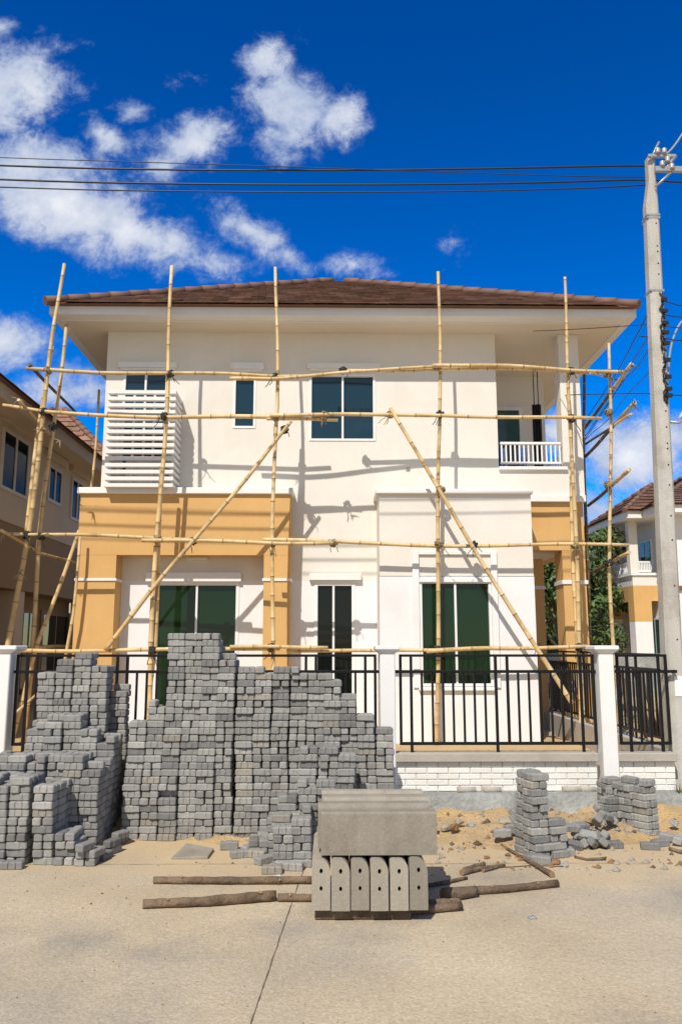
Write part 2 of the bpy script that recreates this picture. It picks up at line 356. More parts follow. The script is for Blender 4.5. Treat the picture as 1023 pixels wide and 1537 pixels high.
    n2 = nd(nt, 'ShaderNodeTexNoise'); n2.inputs['Scale'].default_value = 5.5; n2.inputs['Detail'].default_value = 4; L.new(cb.outputs[0], n2.inputs['Vector'])
    s1 = nd(nt, 'ShaderNodeMath', operation='MULTIPLY_ADD'); L.new(n1.outputs['Fac'], s1.inputs[0]); s1.inputs[1].default_value = 1.75; s1.inputs[2].default_value = -1.0
    s2 = nd(nt, 'ShaderNodeMath', operation='MULTIPLY_ADD'); L.new(n2.outputs['Fac'], s2.inputs[0]); s2.inputs[1].default_value = .7; L.new(s1.outputs[0], s2.inputs[2])
    den = nd(nt, 'ShaderNodeMath', operation='ADD'); L.new(s2.outputs[0], den.inputs[0]); L.new(acc, den.inputs[1])
    cov = nd(nt, 'ShaderNodeMapRange'); cov.interpolation_type = 'SMOOTHERSTEP'; cov.inputs['From Min'].default_value = .29; cov.inputs['From Max'].default_value = 1.04; cov.inputs['To Max'].default_value = .95
    L.new(den.outputs[0], cov.inputs['Value'])
    # only the half of the sky ahead carries these clouds at full strength
    br = nd(nt, 'ShaderNodeMapRange'); br.inputs['From Min'].default_value = .75; br.inputs['From Max'].default_value = 1.75
    # folds of the clouds: a second, shifted noise breaks their tops into lit and shaded puffs
    mp3 = nd(nt, 'ShaderNodeMapping'); mp3.inputs['Location'].default_value = (.02, .03, 0); L.new(cb.outputs[0], mp3.inputs[0])
    n3 = nd(nt, 'ShaderNodeTexNoise'); n3.inputs['Scale'].default_value = 11; n3.inputs['Detail'].default_value = 7; n3.inputs['Roughness'].default_value = .55; L.new(mp3.outputs[0], n3.inputs['Vector'])
    s3 = nd(nt, 'ShaderNodeMath', operation='MULTIPLY_ADD'); L.new(n3.outputs['Fac'], s3.inputs[0]); s3.inputs[1].default_value = 1.5; s3.inputs[2].default_value = -.6
    s4 = nd(nt, 'ShaderNodeMath', operation='ADD'); L.new(s3.outputs[0], s4.inputs[0]); L.new(den.outputs[0], s4.inputs[1])
    L.new(s4.outputs[0], br.inputs['Value'])
    ccol = nd(nt, 'ShaderNodeMix', data_type='RGBA'); ccol.inputs['A'].default_value = (3.9, 4.8, 6.8, 1); ccol.inputs['B'].default_value = (8.6, 8.8, 9.2, 1)
    L.new(br.outputs[0], ccol.inputs['Factor'])
    mx = nd(nt, 'ShaderNodeMix', data_type='RGBA'); L.new(cov.outputs[0], mx.inputs['Factor']); L.new(sm.outputs['Result'], mx.inputs['A']); L.new(ccol.outputs['Result'], mx.inputs['B'])
    L.new(mx.outputs['Result'], bg.inputs['Color'])
build_world()
vs = scn.view_settings
vs.view_transform = 'Standard'; vs.look = 'None'; vs.exposure = 0.04; vs.gamma = 1; vs.use_curve_mapping = False
try: scn.cycles.use_denoising = True
except Exception: pass
scn.cycles.max_bounces = 8

# ------------------------------------------------------------------ setting
mb = MB(); mb.add([(-400, -300, -.03), (400, -300, -.03), (400, 600, -.03), (-400, 600, -.03)], [(0, 1, 2, 3)])
tag(mb.build('ground', M['ground']), kind='structure')
mb = MB(); mb.add([(-60, -14, 0), (60, -14, 0), (60, 7.25, 0), (-60, 7.25, 0)], [(0, 1, 2, 3)])
tag(mb.build('road', M['road']), kind='structure')
# worn joints between the road slabs (thin dirt-filled strips, one sheet above)
mb = MB()
def joint(a, b, wd, n=60, jit=.003):
    a, b = Vector(a), Vector(b); t = (b - a).normalized(); s = Vector((-t.y, t.x, 0)); prev = None; off = 0
    for i in range(n + 1):
        off = off * .8 + rnd.uniform(-jit, jit) * .5
        p = a.lerp(b, i / n) + s * off; ww = wd * rnd.uniform(.35, 1.2)
        cur = (p + s * ww / 2, p - s * ww / 2)
        if prev: mb.add([prev[0], prev[1], cur[1], cur[0]], [(0, 1, 2, 3)])
        prev = cur
j0, j1 = G(375, 1537, .004), G(432, 1372, .004)
jd = (j1 - j0).normalized()
joint(j0 - jd * 3, j1 + jd * 1.6, .0065, 140)
k0, k1 = G(1023, 1500, .004), G(850, 1330, .004)
0 and joint(k0 - (k1 - k0).normalized() * 3, k1, .0022, 100, .003)
e0, e1 = G(-40, 1296, .004), G(760, 1296, .004)
joint(e0 - Vector((4, 0, 0)), e1 + Vector((1, 0, 0)), .006, 160, .006)
tag(mb.build('road_joint', M['joint']), kind='structure')

YARD = .30
mb = MB(); n = 40
mb.add([(-30, 7.86, YARD), (30, 7.86, YARD), (30, 45, YARD), (-30, 45, YARD), (-30, 7.50, -.06), (30, 7.50, -.06)], [(0, 1, 2, 3), (4, 5, 1, 0)])
tag(mb.build('yard', M['yard']), kind='structure')

def fbm(x, y, s=1.0):
    from mathutils import noise
    return noise.fractal(Vector((x * s, y * s, .37)), 1.0, 2.0, 5)
# sand heaped along the foot of the wall
def sand_h(x, y):
    h = .03 + .10 * max(0, min(1, (y - 6.75) / .75)) + .07 * fbm(x, y, 1.6) + .03 * fbm(x, y, 7)
    edge = 6.72 + .28 * fbm(x, 3.3, .8)
    if x > .6: edge -= .12 + .25 * max(0, 1 - abs(x - 1.1) / .7)
    k = max(0, min(1, (y - edge + .15) / .5)); k = k * k * (3 - 2 * k)
    return -.03 + (h + .03) * k
mb = MB(); nx, ny = 150, 34; vs_ = []
x0s, x1s, y0s, y1s = -5.0, 5.2, 6.25, 7.72
for j in range(ny + 1):
    for i in range(nx + 1):
        x = x0s + (x1s - x0s) * i / nx; y = y0s + (y1s - y0s) * j / ny
        vs_.append((x, y, sand_h(x, y)))
mb.add(vs_, [(j * (nx + 1) + i, j * (nx + 1) + i + 1, (j + 1) * (nx + 1) + i + 1, (j + 1) * (nx + 1) + i) for j in range(ny) for i in range(nx)], 0, True)
tag(mb.build('sand', M['sand']), 'yellow sand banked along the foot of the low wall', 'sand', kind='stuff')

# ------------------------------------------------------------------ front fence: footing, low brick wall, posts, rails
YF = 7.70
zc1, zc0 = ZZ(700, 1131, YF - .04), ZZ(700, 1144, YF - .04)
zb = ZZ(700, 1188, YF)
mb = MB(); 
n = 120
ring = []
for i in range(n + 1):
    x = -9 + 13.2 * i / n
    d = .022 * fbm(x, 1, 2.5) + .01 * fbm(x, 2, 9)
    zt = zb + .012 * fbm(x, 5, 4)
    ring.append([(x, YF - .20 + d, -.05), (x, YF - .185 + d, .09 + .015 * fbm(x, 8, 3)), (x, YF - .13 + d * .6, zb - .045), (x, YF - .10 + d * .4, zt), (x, YF + .02, zt + .004), (x, YF + .02, -.05)])
for i in range(n):
    for k in range(5):
        mb.add([ring[i][k], ring[i + 1][k], ring[i + 1][k + 1], ring[i][k + 1]], [(0, 1, 2, 3)], 0, k in (1, 2))
tag(mb.build('kerb', M['footing']), kind='structure')

posts = [(5, 27, 46), (580.5, 23, 36), (906.5, 23, 36)]
def fence_wall(pxl, pxr, label, ext=0):
    xa, xb = (XX(pxl, 1150, YF) if not ext or ext > 0 else -9), (XX(pxr, 1150, YF))
    t = thing('fence_wall', label, 'wall', ((xa + xb) / 2, YF, zb), 'low brick walls along the front of the plot')
    m = MB(); m.box(xa, xb, YF + .012, YF + .14, zb - .15, zc0)
    m.build('wall_core', M['mortar'], t)
    m = MB(); courses = 5; hh = (zc0 - zb) / courses; bl = .20
    for c in range(courses):
        x = xa - (c % 2) * bl / 2
        while x < xb:
            a, b = max(xa, x + .004), min(xb, x + bl - .004)
            if b - a > .02:
                j = rnd.uniform(-.003, .003)
                m.bbox(a, b, YF + j, YF + .03, zb + c * hh + .003, zb + (c + 1) * hh - .003, .004)
            x += bl
    m.build('brickwork', M['whitewall'], t)
    m = MB(); m.bbox(xa - .005 if pxl > 100 else xa, xb + .01, YF - .045, YF + .17, zc0, zc1, .006)
    m.build('coping', M['coping'], t)
    return t
fence_wall(-500, 569, 'white low brick wall behind the heaps of grey paving blocks', -1)
fence_wall(592, 895, 'white low brick wall with grey coping between the two slim white posts')
fence_wall(918, 1012, 'short white low brick wall between the white post and the concrete utility pole')
for i, (px, wpx, cpx) in enumerate(posts):
    s_ = 1 / F * 7.5
    x = XX(px, 1050, YF + .05); hw = wpx * s_ / 2; cw = cpx * s_ / 2
    zt, zc = ZZ(px, 969, YF), ZZ(px, 981, YF)
    lab = ['white fence post cut by the edge of the photo beside the bamboo poles', 'slim white fence post just right of the tallest part of the block heaps', 'slim white fence post standing before the ochre column and bamboo upright'][i]
    t = thing('fence_post', lab, 'post', (x, YF, 0), 'white posts of the front fence')
    m = MB(); m.bbox(x - hw, x + hw, YF - .055, YF + .15, zb - .2, zc, .008); m.build('shaft', M['trim'], t)
    m = MB(); m.hexa([(x - hw, YF - .055, zc), (x + hw, YF - .055, zc), (x + hw, YF + .15, zc), (x - hw, YF + .15, zc),
                      (x - cw, YF - .09, zc + .035), (x + cw, YF - .09, zc + .035), (x + cw, YF + .19, zc + .035), (x - cw, YF + .19, zc + .035)])
    m.bbox(x - cw - .004, x + cw + .004, YF - .094, YF + .194, zc + .035, zt, .008); m.build('cap', M['trim'], t)

def rail_panel(xa, xb, y, bars, tall, feet, label, axis='x', back=0):
    zt, z2, zb_ = ZZ(740, 984, 7.75), ZZ(740, 1008, 7.75), ZZ(740, 1116, 7.75)
    t = thing('metal_railing', label, 'railing', ((xa + xb) / 2, y, zc1), 'black steel railings of the front fence')
    def bx(nm, u0, u1, v0, v1, z0, z1):
        m = MB()
        if axis == 'x': m.bbox(u0, u1, v0, v1, z0, z1, .003)
        else: m.bbox(v0, v1, u0, u1, z0, z1, .003)
        return m.build(nm, M['black'], t)
    h = .014; yy = y if axis == 'x' else xa
    lo, hi = (xa, xb) if axis == 'x' else (back[0], back[1])
    bx('top_rail', lo, hi, yy - h, yy + h, zt - .012, zt + .012)
    bx('middle_rail', lo - .07, hi + .07, yy - h - .002, yy + h + .002, z2 - .014, z2 + .014)
    bx('bottom_rail', lo, hi, yy - h, yy + h, zb_ - .014, zb_ + .014)
    for b in bars:
        top = zt - .012 if b in tall else z2 - .014
        r = .0105 if b not in tall else .013
        if b in tall:
            bx('bar', b - r, b + r, yy - r, yy + r, z2 + .014, zt - .012)
        bx('bar', b - r, b + r, yy - r, yy + r, zb_ + .014, z2 - .014)
        if b in feet: bx('foot', b - r, b + r, yy - r, yy + r, zc1, zb_ - .014)
    return t
YR = YF + .06
xs = [XX(p, 1050, YR) for p in (601, 617, 633, 649, 665, 680, 696, 712, 728, 744.5, 762, 778, 794, 811, 827, 843, 856, 872, 891)]
rail_panel(xs[0] - .013, xs[-1] + .013, YR, xs, {xs[0], xs[1], xs[9], xs[10], xs[17], xs[18]}, {xs[1], xs[9], xs[17]}, 'black steel railing between the two slim white posts, in front of the bay window')
xa, xb = XX(24, 1050, YR), XX(563, 1050, YR)
n = 37; xs = [xa + (xb - xa) * i / (n - 1) for i in range(n)]
rail_panel(xa - .013, xb + .013, YR, xs, {xs[0], xs[1], xs[10], xs[11], xs[20], xs[21], xs[29], xs[30], xs[35], xs[36]}, {xs[1], xs[10], xs[21], xs[30], xs[35]}, 'long black steel railing half hidden behind the heaps of grey paving blocks')
xs = [XX(p, 1050, YR) for p in (928, 943, 959, 974, 990, 1001)]
rail_panel(xs[0] - .013, xs[-1] + .013, YR, xs, {xs[0], xs[1], xs[4], xs[5]}, {xs[1], xs[4]}, 'short black steel railing between the white post and the concrete utility pole')
xside = XX(1006, 1050, YR) + .06
ys = [YR + .1 + .1 * i for i in range(44)]
rail_panel(xside, xside, (YR + 10) / 2, ys, set(ys[::9]), set(ys[1::9]), 'black steel side railing running back from the street beside the utility pole', 'y', (YR + .06, YR + 4.45))
m = MB(); m.box(xside - .09, xside + .09, YF + .18, YF + 4.6, 0, zc1 - .004)
tag(m.build('side_wall', M['coping']), 'low cement wall under the black side railing beside the plot', 'wall')

# ------------------------------------------------------------------ the house
YW, YP, YB = 11.5, 11.17, 10.86
root = thing('house', 'two storey cream house with ochre porch, wrapped in bamboo scaffolding', 'house', (0, YW, YARD))
x_wl = XX(158, 600, YW); x_wr = XX(876, 720, YW)
x_bal0, x_bal1 = XX(746, 640, YW), XX(843, 640, YW)
z_sof = ZZ(500, 500, YW); z_pr = ZZ(500, 872, YW)
x_bl, x_br = XX(569, 800, YB), XX(797, 780, YB)
z_bt = ZZ(680, 742, YB); z_bcap = ZZ(680, 736, YB - .04)
x_pl, x_pr = XX(118, 800, YP), XX(436, 800, YP)
z_pcap0, z_pcap1 = ZZ(280, 742, YP), ZZ(280, 734, YP)
z_fl = YARD + .12
YBK = 17.6
def winrect(px0, px1, py0, py1, Y): 
    pm = (py0 + py1) / 2; pc = (px0 + px1) / 2
    return (XX(px0, pm, Y), XX(px1, pm, Y), ZZ(pc, py1, Y), ZZ(pc, py0, Y))
W_bath = winrect(183, 250, 558, 712, YW); W_slim = winrect(350, 384, 567, 643, YW); W_dbl = winrect(464, 563, 562, 662, YW)
D_mid = winrect(471, 533, 874, 1096, YW); D_sl = winrect(231, 357, 874, 1096, YW)
W_bay = winrect(630, 738, 872, 1030, YB)
z_sp = z_pr
m = MB(); wall_grid(m, x_wl, x_bal0, z_pr, z_sof, YW, .16, [W_bath, W_slim, W_dbl, (D_mid[0], D_mid[1], z_pr - 1, D_mid[3]), (D_sl[0], D_sl[1], z_pr - 1, D_sl[3])])
wall_grid(m, YW + .17, YBK, YARD, z_sof, x_wl, .16, [], 'x')
m.box(x_wl, x_wr, YBK, YBK + .15, 3.4, z_sof)
m.box(x_wl, x_br, YBK, YBK + .15, YARD, 3.4 - .002)
wall_grid(m, YW + .17, YBK, 3.45, z_sof, x_bal0 - .16, .158, [(14.0, 14.0, 0, 0)], 'x')
z_balf = ZZ(800, 744, YW)
flipfix(m.build('wall', M['cream'], root))['label'] = 'cream painted upper wall'
m = MB(); wall_grid(m, x_wl + .001, x_br, YARD - .1, z_pr, YW, .16, [(D_mid[0], D_mid[1], z_fl, z_pr + 1), (D_sl[0], D_sl[1], z_fl, z_pr + 1)])
m.box(x_br - .16, x_br - .001, YW + .17, YBK - .01, YARD - .1, 3.4)
flipfix(m.build('wall', M['primer'], root))['label'] = 'unpainted white lower wall'
# upper floor balcony parapet, column and slab
z_sill = ZZ(800, 703, YW)
m = MB()
m.box(x_bal0 + .001, x_wr, YW, YW + .13, z_balf, z_sill - .03)
m.box(x_wr - .13, x_wr, YW + .131, 13.45, z_balf, z_sill - .03)
m.box(x_bal0 + .004, x_wr - .004, YW + .132, 13.45, z_balf + .05, z_balf + .14)
m.box(x_bal0, x_wr - .002, 13.45, 13.6, z_balf, z_sof)
m.build('balcony', M['cream'], root)
m = MB(); xc0, xc1 = XX(841, 600, YW), XX(868, 600, YW)
m.bbox(xc0, xc1 + .03, YW + .004, YW + .30, z_sill - .03, z_sof, .008)
m.build('balcony_column', M['cream'], root)
m = MB(); xa, xb = XX(749, 705, YW - .05), XX(852, 705, YW - .05)
m.bbox(xa, xb, YW - .05, YW + .16, z_sill - .03, z_sill + .02, .006); m.build('balcony_sill', M['trim'], root)
# balcony railing
br = MB(); ra, rb = XX(750, 680, YW + .06), XX(841, 680, YW + .06); rz0, rz1 = ZZ(800, 697, YW + .06), ZZ(800, 664, YW + .06)
br.bbox(ra, rb, YW + .03, YW + .075, rz1 - .04, rz1, .006); br.bbox(ra, rb, YW + .035, YW + .07, rz0, rz0 + .035, .006)
for i in range(14):
    x = ra + .02 + (rb - ra - .04) * i / 13
    br.box(x - .011, x + .011, YW + .042, YW + .064, rz0 + .035, rz1 - .04)
for (y0) in [YW + .35 + .13 * i for i in range(12)]:
    br.box(x_wr - .085, x_wr - .063, y0, y0 + .022, rz0 + .035, rz1 - .04)
br.bbox(x_wr - .10, x_wr - .05, YW + .31, 13.44, rz1 - .04, rz1, .006); br.bbox(x_wr - .095, x_wr - .055, YW + .31, 13.44, rz0, rz0 + .035, .006)
br.build('balcony_railing', M['trim'], root)
# door on the balcony's back wall
bd = winrect(750, 784, 612, 700, 13.45); bd = (bd[0] - .35, bd[1], z_balf + .16, bd[3])
m = MB(); m.box(bd[0], bd[1], 13.40, 13.449, bd[2], bd[3]); dd = m.build('balcony_door', M['alu'], root)
m = MB(); m.box(bd[0] + .3, bd[1] - .07, 13.38, 13.402, bd[2] + .1, bd[3] - .07); m.build('pane', M['glasst'], dd)
# belt band under the balcony on the ochre side
m = MB(); xa, xb = XX(797, 748, YW - .06), XX(879, 748, YW - .06)
m.bbox(x_br + .003, xb, YW - .06, YW + .2, ZZ(840, 753, YW - .06), z_balf - .002, .006)
m.box(xb - .15, xb - .004, YW + .201, 15.2, ZZ(840, 752, YW - .06), z_balf - .004); m.build('belt_band', M['trim'], root)
# ochre beam, column and side veranda
z_bb = ZZ(840, 826, YW); xk0, xk1 = XX(846, 900, YW), XX(881, 900, YW); z_bt2 = ZZ(840, 753, YW - .06) - .002
m = MB()
m.box(x_br + .003, xk1, YW + .004, YW + .24, z_bb, z_bt2)
m.box(xk1 - .24, xk1 - .002, YW + .242, 15.1, z_bb, z_bt2)
m.build('veranda_beam', M['yellow'], root)
m = MB(); m.bbox(xk0, xk1, YW, YW + .40, YARD - .1, z_bb - .001, .008); m.build('veranda_column', M['yellow'], root)
yq = 12.6
xq0, xq1 = XX(797, 900, yq), XX(817, 900, yq)
m = MB(); m.bbox(x_br - .002, xq1, yq, yq + .3, YARD - .1, z_bb - .02, .008); m.build('veranda_column', M['yellow'], root)
m = MB(); m.bbox(xq1 - .3, xq1, 15.0, 15.3, YARD - .1, z_bb - .02, .008); m.build('veranda_column', M['yellow'], root)
m = MB(); m.box(x_br + .004, xk1 - .245, YW + .245, 15.1, z_bb - .02, z_bb + .1); m.build('veranda_ceiling', M['soffit'], root)
m = MB(); m.box(x_br + .003, xk1 + .25, YW + .3, 17.5, YARD - .1, YARD + .03); m.build('veranda_floor', M['floor'], root)
m = MB()
zb0, zb1 = ZZ(860, 877, YW), ZZ(860, 871, YW)
m.bbox(xk0 - .02, xk1 + .02, YW - .02, YW + .42, zb0, zb1, .004); m.build('column_band', M['trim'], root)
m = MB(); m.bbox(x_br + .001, xq1 + .015, yq - .015, yq + .31, zb0, zb1, .004)
m.build('column_band', M['trim'], root)
# bay
m = MB(); wall_grid(m, x_bl, x_br, z_pr + .02, z_bt, YB, .13, [W_bay]); m.box(x_bl, x_bl + .12, YB + .131, YW - .001, z_pr + .02, z_bt); m.box(x_br - .12, x_br, YB + .131, YW - .001, z_pr + .02, z_bt)
m.box(x_bl + .121, x_br - .121, YB + .131, YW - .001, z_bt - .06, z_bt - .002)
flipfix(m.build('bay', M['cream'], root))['label'] = 'cream upper half of the projecting bay'
m = MB(); wall_grid(m, x_bl - .004, x_br + .004, YARD - .1, z_pr + .012, YB - .006, .135, [W_bay]); m.box(x_bl - .004, x_bl + .12, YB + .131, YW - .001, YARD - .1, z_pr + .012); m.box(x_br - .12, x_br + .004, YB + .131, YW - .001, YARD - .1, z_pr + .012)
flipfix(m.build('bay', M['primer'], root))['label'] = 'white lower half of the projecting bay'
m = MB(); m.bbox(x_bl - .045, x_br + .025, YB - .05, YW - .001, z_bt + .0, z_bcap + .02, .008); m.build('bay_cap', M['trim'], root)
# raised surround over the bay window
sx0, sx1 = XX(619, 900, YB - .03), XX(747, 900, YB - .03); zs1 = ZZ(680, 827, YB - .03); zs0 = W_bay[3] + .0
m = MB(); m.bbox(sx0, W_bay[0] - .004, YB - .035, YB - .0065, W_bay[2] - .02, zs1, .004); m.bbox(W_bay[1] + .004, sx1, YB - .035, YB - .0065, W_bay[2] - .02, zs1, .004)
m.bbox(W_bay[0] - .003, W_bay[1] + .003, YB - .035, YB - .0065, zs1 - .05, zs1, .004); m.bbox(W_bay[0] - .003, W_bay[1] + .003, YB - .045, YB - .0065, W_bay[3] - .02, W_bay[3] + .03, .004)
m.build('window_surround', M['primer'], root)
# ochre porch
zpb = ZZ(280, 833, YP); xp1 = XX(172, 900, YP); xp2 = XX(395, 900, YP)
m = MB()
m.box(x_pl, x_pr, YP, YP + .24, zpb, z_pcap0); m.box(x_pl, x_pl + .2, YP + .241, YW - .001, zpb, z_pcap0); m.box(x_pr - .2, x_pr, YP + .241, YW - .001, zpb, z_pcap0)
m.box(x_pl + .201, x_pr - .201, YP + .241, YW - .001, zpb + .02, zpb + .12)
m.build('porch_beam', M['yellow'], root)
for (a, b) in ((x_pl, xp1), (xp2, x_pr)):
    m = MB(); m.box(a, b, YP + .002, YW - .001, YARD - .1, zpb - .001); pier = m.build('porch_pier', M['yellow'], root)
    m = MB(); m.bbox(a - .018, b + .018, YP - .016, YW - .002, ZZ(150, 872, YP), ZZ(150, 868, YP), .003); m.build('band', M['trim'], pier)
m = MB(); m.bbox(x_pl - .035, x_pr + .03, YP - .05, YW - .001, z_pcap0 + .001, z_pcap1 + .015, .008); m.build('porch_cap', M['trim'], root)
m = MB(); a = P(279, 838, YW - .06); b = P(312, 838, YW - .06); m.bbox(a.x, b.x, YW - .07, YW - .002, a.z - .02, a.z + .02, .005); m.build('wall_lamp', M['trim'], root)
m = MB(); m.box(x_pl + .25, x_pr - .25, YP - .4, YW - .002, YARD - .1, z_fl); m.build('porch_floor', M['floor'], root)
# windows and doors
def window(rc, Y, gm, split=(.5,), hood=None, name='window', fr=.035, depth=.05, sill=True, hoodm='trim', mull=.03):
    x0, x1, z0, z1 = rc
    m = MB(); y0, y1 = Y - .012, Y + .06
    m.bbox(x0 - .002, x0 + fr, y0, y1, z0, z1, .003); m.bbox(x1 - fr, x1 + .002, y0, y1, z0, z1, .003)
    m.bbox(x0 + fr, x1 - fr, y0, y1, z1 - fr, z1, .003); m.bbox(x0 + fr, x1 - fr, y0, y1, z0, z0 + fr, .003)
    wn = m.build(name, M['alu'], root)
    ed = [x0 + fr] + [x0 + (x1 - x0) * s for s in split] + [x1 - fr]
    for s in split:
        xm = x0 + (x1 - x0) * s; m = MB(); m.bbox(xm - mull / 2, xm + mull / 2, y0 + .006, y1 - .01, z0 + fr, z1 - fr, .003); m.build('frame', M['alu'], wn)
    for i in range(len(ed) - 1):
        a = ed[i] + (mull / 2 if i else 0); b = ed[i + 1] - (mull / 2 if i < len(ed) - 2 else 0)
        m = MB(); yy = Y + .030 + .012 * (i % 2); m.box(a, b, yy, yy + .02, z0 + fr, z1 - fr); m.build('pane', M[gm], wn)
    if hood:
        h = winrect(*hood, Y - .06); m = MB(); m.bbox(h[0], h[1], Y - .07, Y - .001, h[2], h[3], .005)
        m.bbox(h[0] + .03, h[1] - .03, Y - .035, Y - .0015, h[2] - .035, h[2] + .001, .004)
        m.build('hood', M[hoodm], wn)
    return wn
window(W_bath, YW, 'glassb', (.5,), (177, 265, 543, 551))
window(W_slim, YW, 'glassb', (), (346, 396, 544, 553))
window(W_dbl, YW, 'glassb', (.505,), (461, 571, 545, 552))
window(D_mid, YW, 'glassk', (.47,), (464, 542, 861, 871), 'door', .05)
window(D_sl, YW, 'glassg', (.49,), (219, 362, 859, 873), 'sliding_door', .045)
window(W_bay, YB - .006, 'glassg', (.5,), None, 'window', .035)
m = MB(); m.bbox(W_bay[0] - .03, W_bay[1] + .03, YB - .06, YB - .0065, W_bay[2] - .055, W_bay[2] - .022, .004); m.build('window_sill', M['trim'], root)
# louvre screen
YL = 11.0; lx0, lx1 = XX(159, 660, YL), XX(262, 660, YL); 
lx0 = max(lx0, x_wl - .02)
lz1, lz0 = ZZ(210, 583, YL), ZZ(210, 733, YL)
m = MB(); ns = 15; pit = (lz1 - lz0) / ns
for i in range(ns):
    z0 = lz0 + pit * i + .02; z1 = z0 + pit * .54
    m.bbox(lx0, lx1, YL, YL + .075, z0, z1, .003); m.bbox(lx1 - .1, lx1 - .0005, YL + .076, YW - .001, z0, z1, .003); m.bbox(lx0 + .0005, lx0 + .07, YL + .076, YW - .001, z0, z1, .003)
ls = m.build('louvre_screen', M['trim'], root)
m = MB()
for t in (.05, .36, .66, .95):
    x = lx0 + (lx1 - lx0) * t; m.box(x - .015, x + .015, YL + .121, YL + .15, lz0, lz1)
m.build('upright', M['alu'], ls)
m = MB(); m.box(lx0 + .04, lx1 - .04, YL + .16, YL + .46, lz0 + .01, lz0 + .16); m.box(lx0 + .25, lx1 - .2, YL + .18, YL + .44, lz0 + .17, lz0 + .45); m.build('air_conditioner', M['trim'], ls)
# star-shaped hole with filler on the wall
m = MB(); c = P(612, 705, YW); pts = [(c.x + math.cos(a) * r, YW - .006, c.z + math.sin(a) * r) for a, r in [(i * math.pi / 8, (.045 if i % 2 else .022) * rnd.uniform(.8, 1.1)) for i in range(16)]]
m.add([(c.x, YW - .012, c.z)] + pts, [(0, i + 1, (i + 1) % 16 + 1) for i in range(16)]); m.build('pipe_hole', M['footing'], root)
# soffit, fascia, roof
Y_s = 11.07; xs0, xs1 = XX(94, 480, Y_s), XX(934, 486, Y_s); YSB = 2 * 14.45 - Y_s
m = MB(); m.box(xs0 + .021, xs1 - .021, Y_s + .021, YSB, z_sof, z_sof + .02); m.build('soffit', M['soffit'], root)
z_f1 = ZZ(500, 473.5, Y_s - .21); zft = ZZ(500, 457.5, 10.76) + .02
m = MB()
def ringbox(mm, x0, x1, y0, y1, z0, z1, th):
    mm.box(x0, x1, y0, y0 + th, z0, z1); mm.box(x0, x1, y1 - th, y1, z0, z1)
    mm.box(x0, x0 + th, y0 + th, y1 - th, z0, z1); mm.box(x1 - th, x1, y0 + th, y1 - th, z0, z1)
ringbox(m, xs0, xs1, Y_s, YSB, z_sof - .006, z_f1 + .04, .02)
ringbox(m, xs0 - .12, xs1 + .12, Y_s - .21, YSB + .21, z_f1, zft, .2095)
m.build('fascia', M['trim'], root)
rx0, rx1, ry0 = XX(72, 452, 10.76), XX(955, 464, 10.76), 10.76
ry1 = 2 * 14.45 - ry0; ze = ZZ(500, 457.5, ry0)
apex = P(507, 423, 14.45)
corners = [Vector((rx0, ry0, ze)), Vector((rx1, ry0, ze)), Vector((rx1, ry1, ze)), Vector((rx0, ry1, ze))]
m = MB(); m.add(corners + [apex], [(0, 1, 4), (1, 2, 4), (2, 3, 4), (3, 0, 4), (3, 2, 1, 0)])
under = m
def tile_slope(mm, A, B, T, tw=.22, ex=.21, th=.014, lift=.022, seed=1):
    r = random.Random(seed); u = (B - A).normalized(); wdt = (B - A).length
    tA = (T - A).dot(u); v = (T - A) - u * tA; h = v.length; v = v / h; nrm = u.cross(v).normalized()
    k = 0; s = 0.0
    while s < h - .02:
        s2 = min(s + ex + .03, h)
        def xl(q): return tA * q / h
        def xr(q): return wdt - (wdt - tA) * q / h
        x = xl(s) - (tw / 2 if k % 2 else 0)
        while x < xr(s):
            a0, b0 = max(x + .003, xl(s)), min(x + tw - .003, xr(s)); a1, b1 = max(x + .003, xl(s2)), min(x + tw - .003, xr(s2))
            if b0 - a0 > .02 and b1 > a1:
                jj = r.uniform(0, .006); l0, l1 = lift + jj, .006
                q = [A + u * a0 + v * s, A + u * b0 + v * s, A + u * b1 + v * s2, A + u * a1 + v * s2]
                off = [l0, l0, l1, l1]
                lo = [q[i] + nrm * (off[i] - th + .012) for i in range(4)]; hi = [q[i] + nrm * (off[i] + .012) for i in range(4)]
                mm.hexa(lo + hi)
            x += tw
        s += ex; k += 1
m = MB()
m.v = under.v[:]; m.f = [f[:] for f in under.f]; m.m = under.m[:]; m.sm = under.sm[:]
for i in range(4): tile_slope(m, corners[i], corners[(i + 1) % 4], apex, seed=i)
roof = m.build('roof', M['tile'], root)
m = MB()
def hip(mm, a, b, step=.34, r=.066):
    d = b - a; n = int(d.length / step); t = d.normalized()
    for i in range(n):
        p, q = a + t * (i * step - .02), a + t * ((i + 1) * step + .03)
        mm.tube([p + Vector((0, 0, .01)), q + Vector((0, 0, -.004))], [r * 1.06, r * .97], 10, 0, True, True)
for c in corners: m = MB(); hip(m, c - (apex - c).normalized() * .02 + Vector((0, 0, .03)), apex + Vector((0, 0, .03))); m.build('hip_tile', M['ridge'], root)

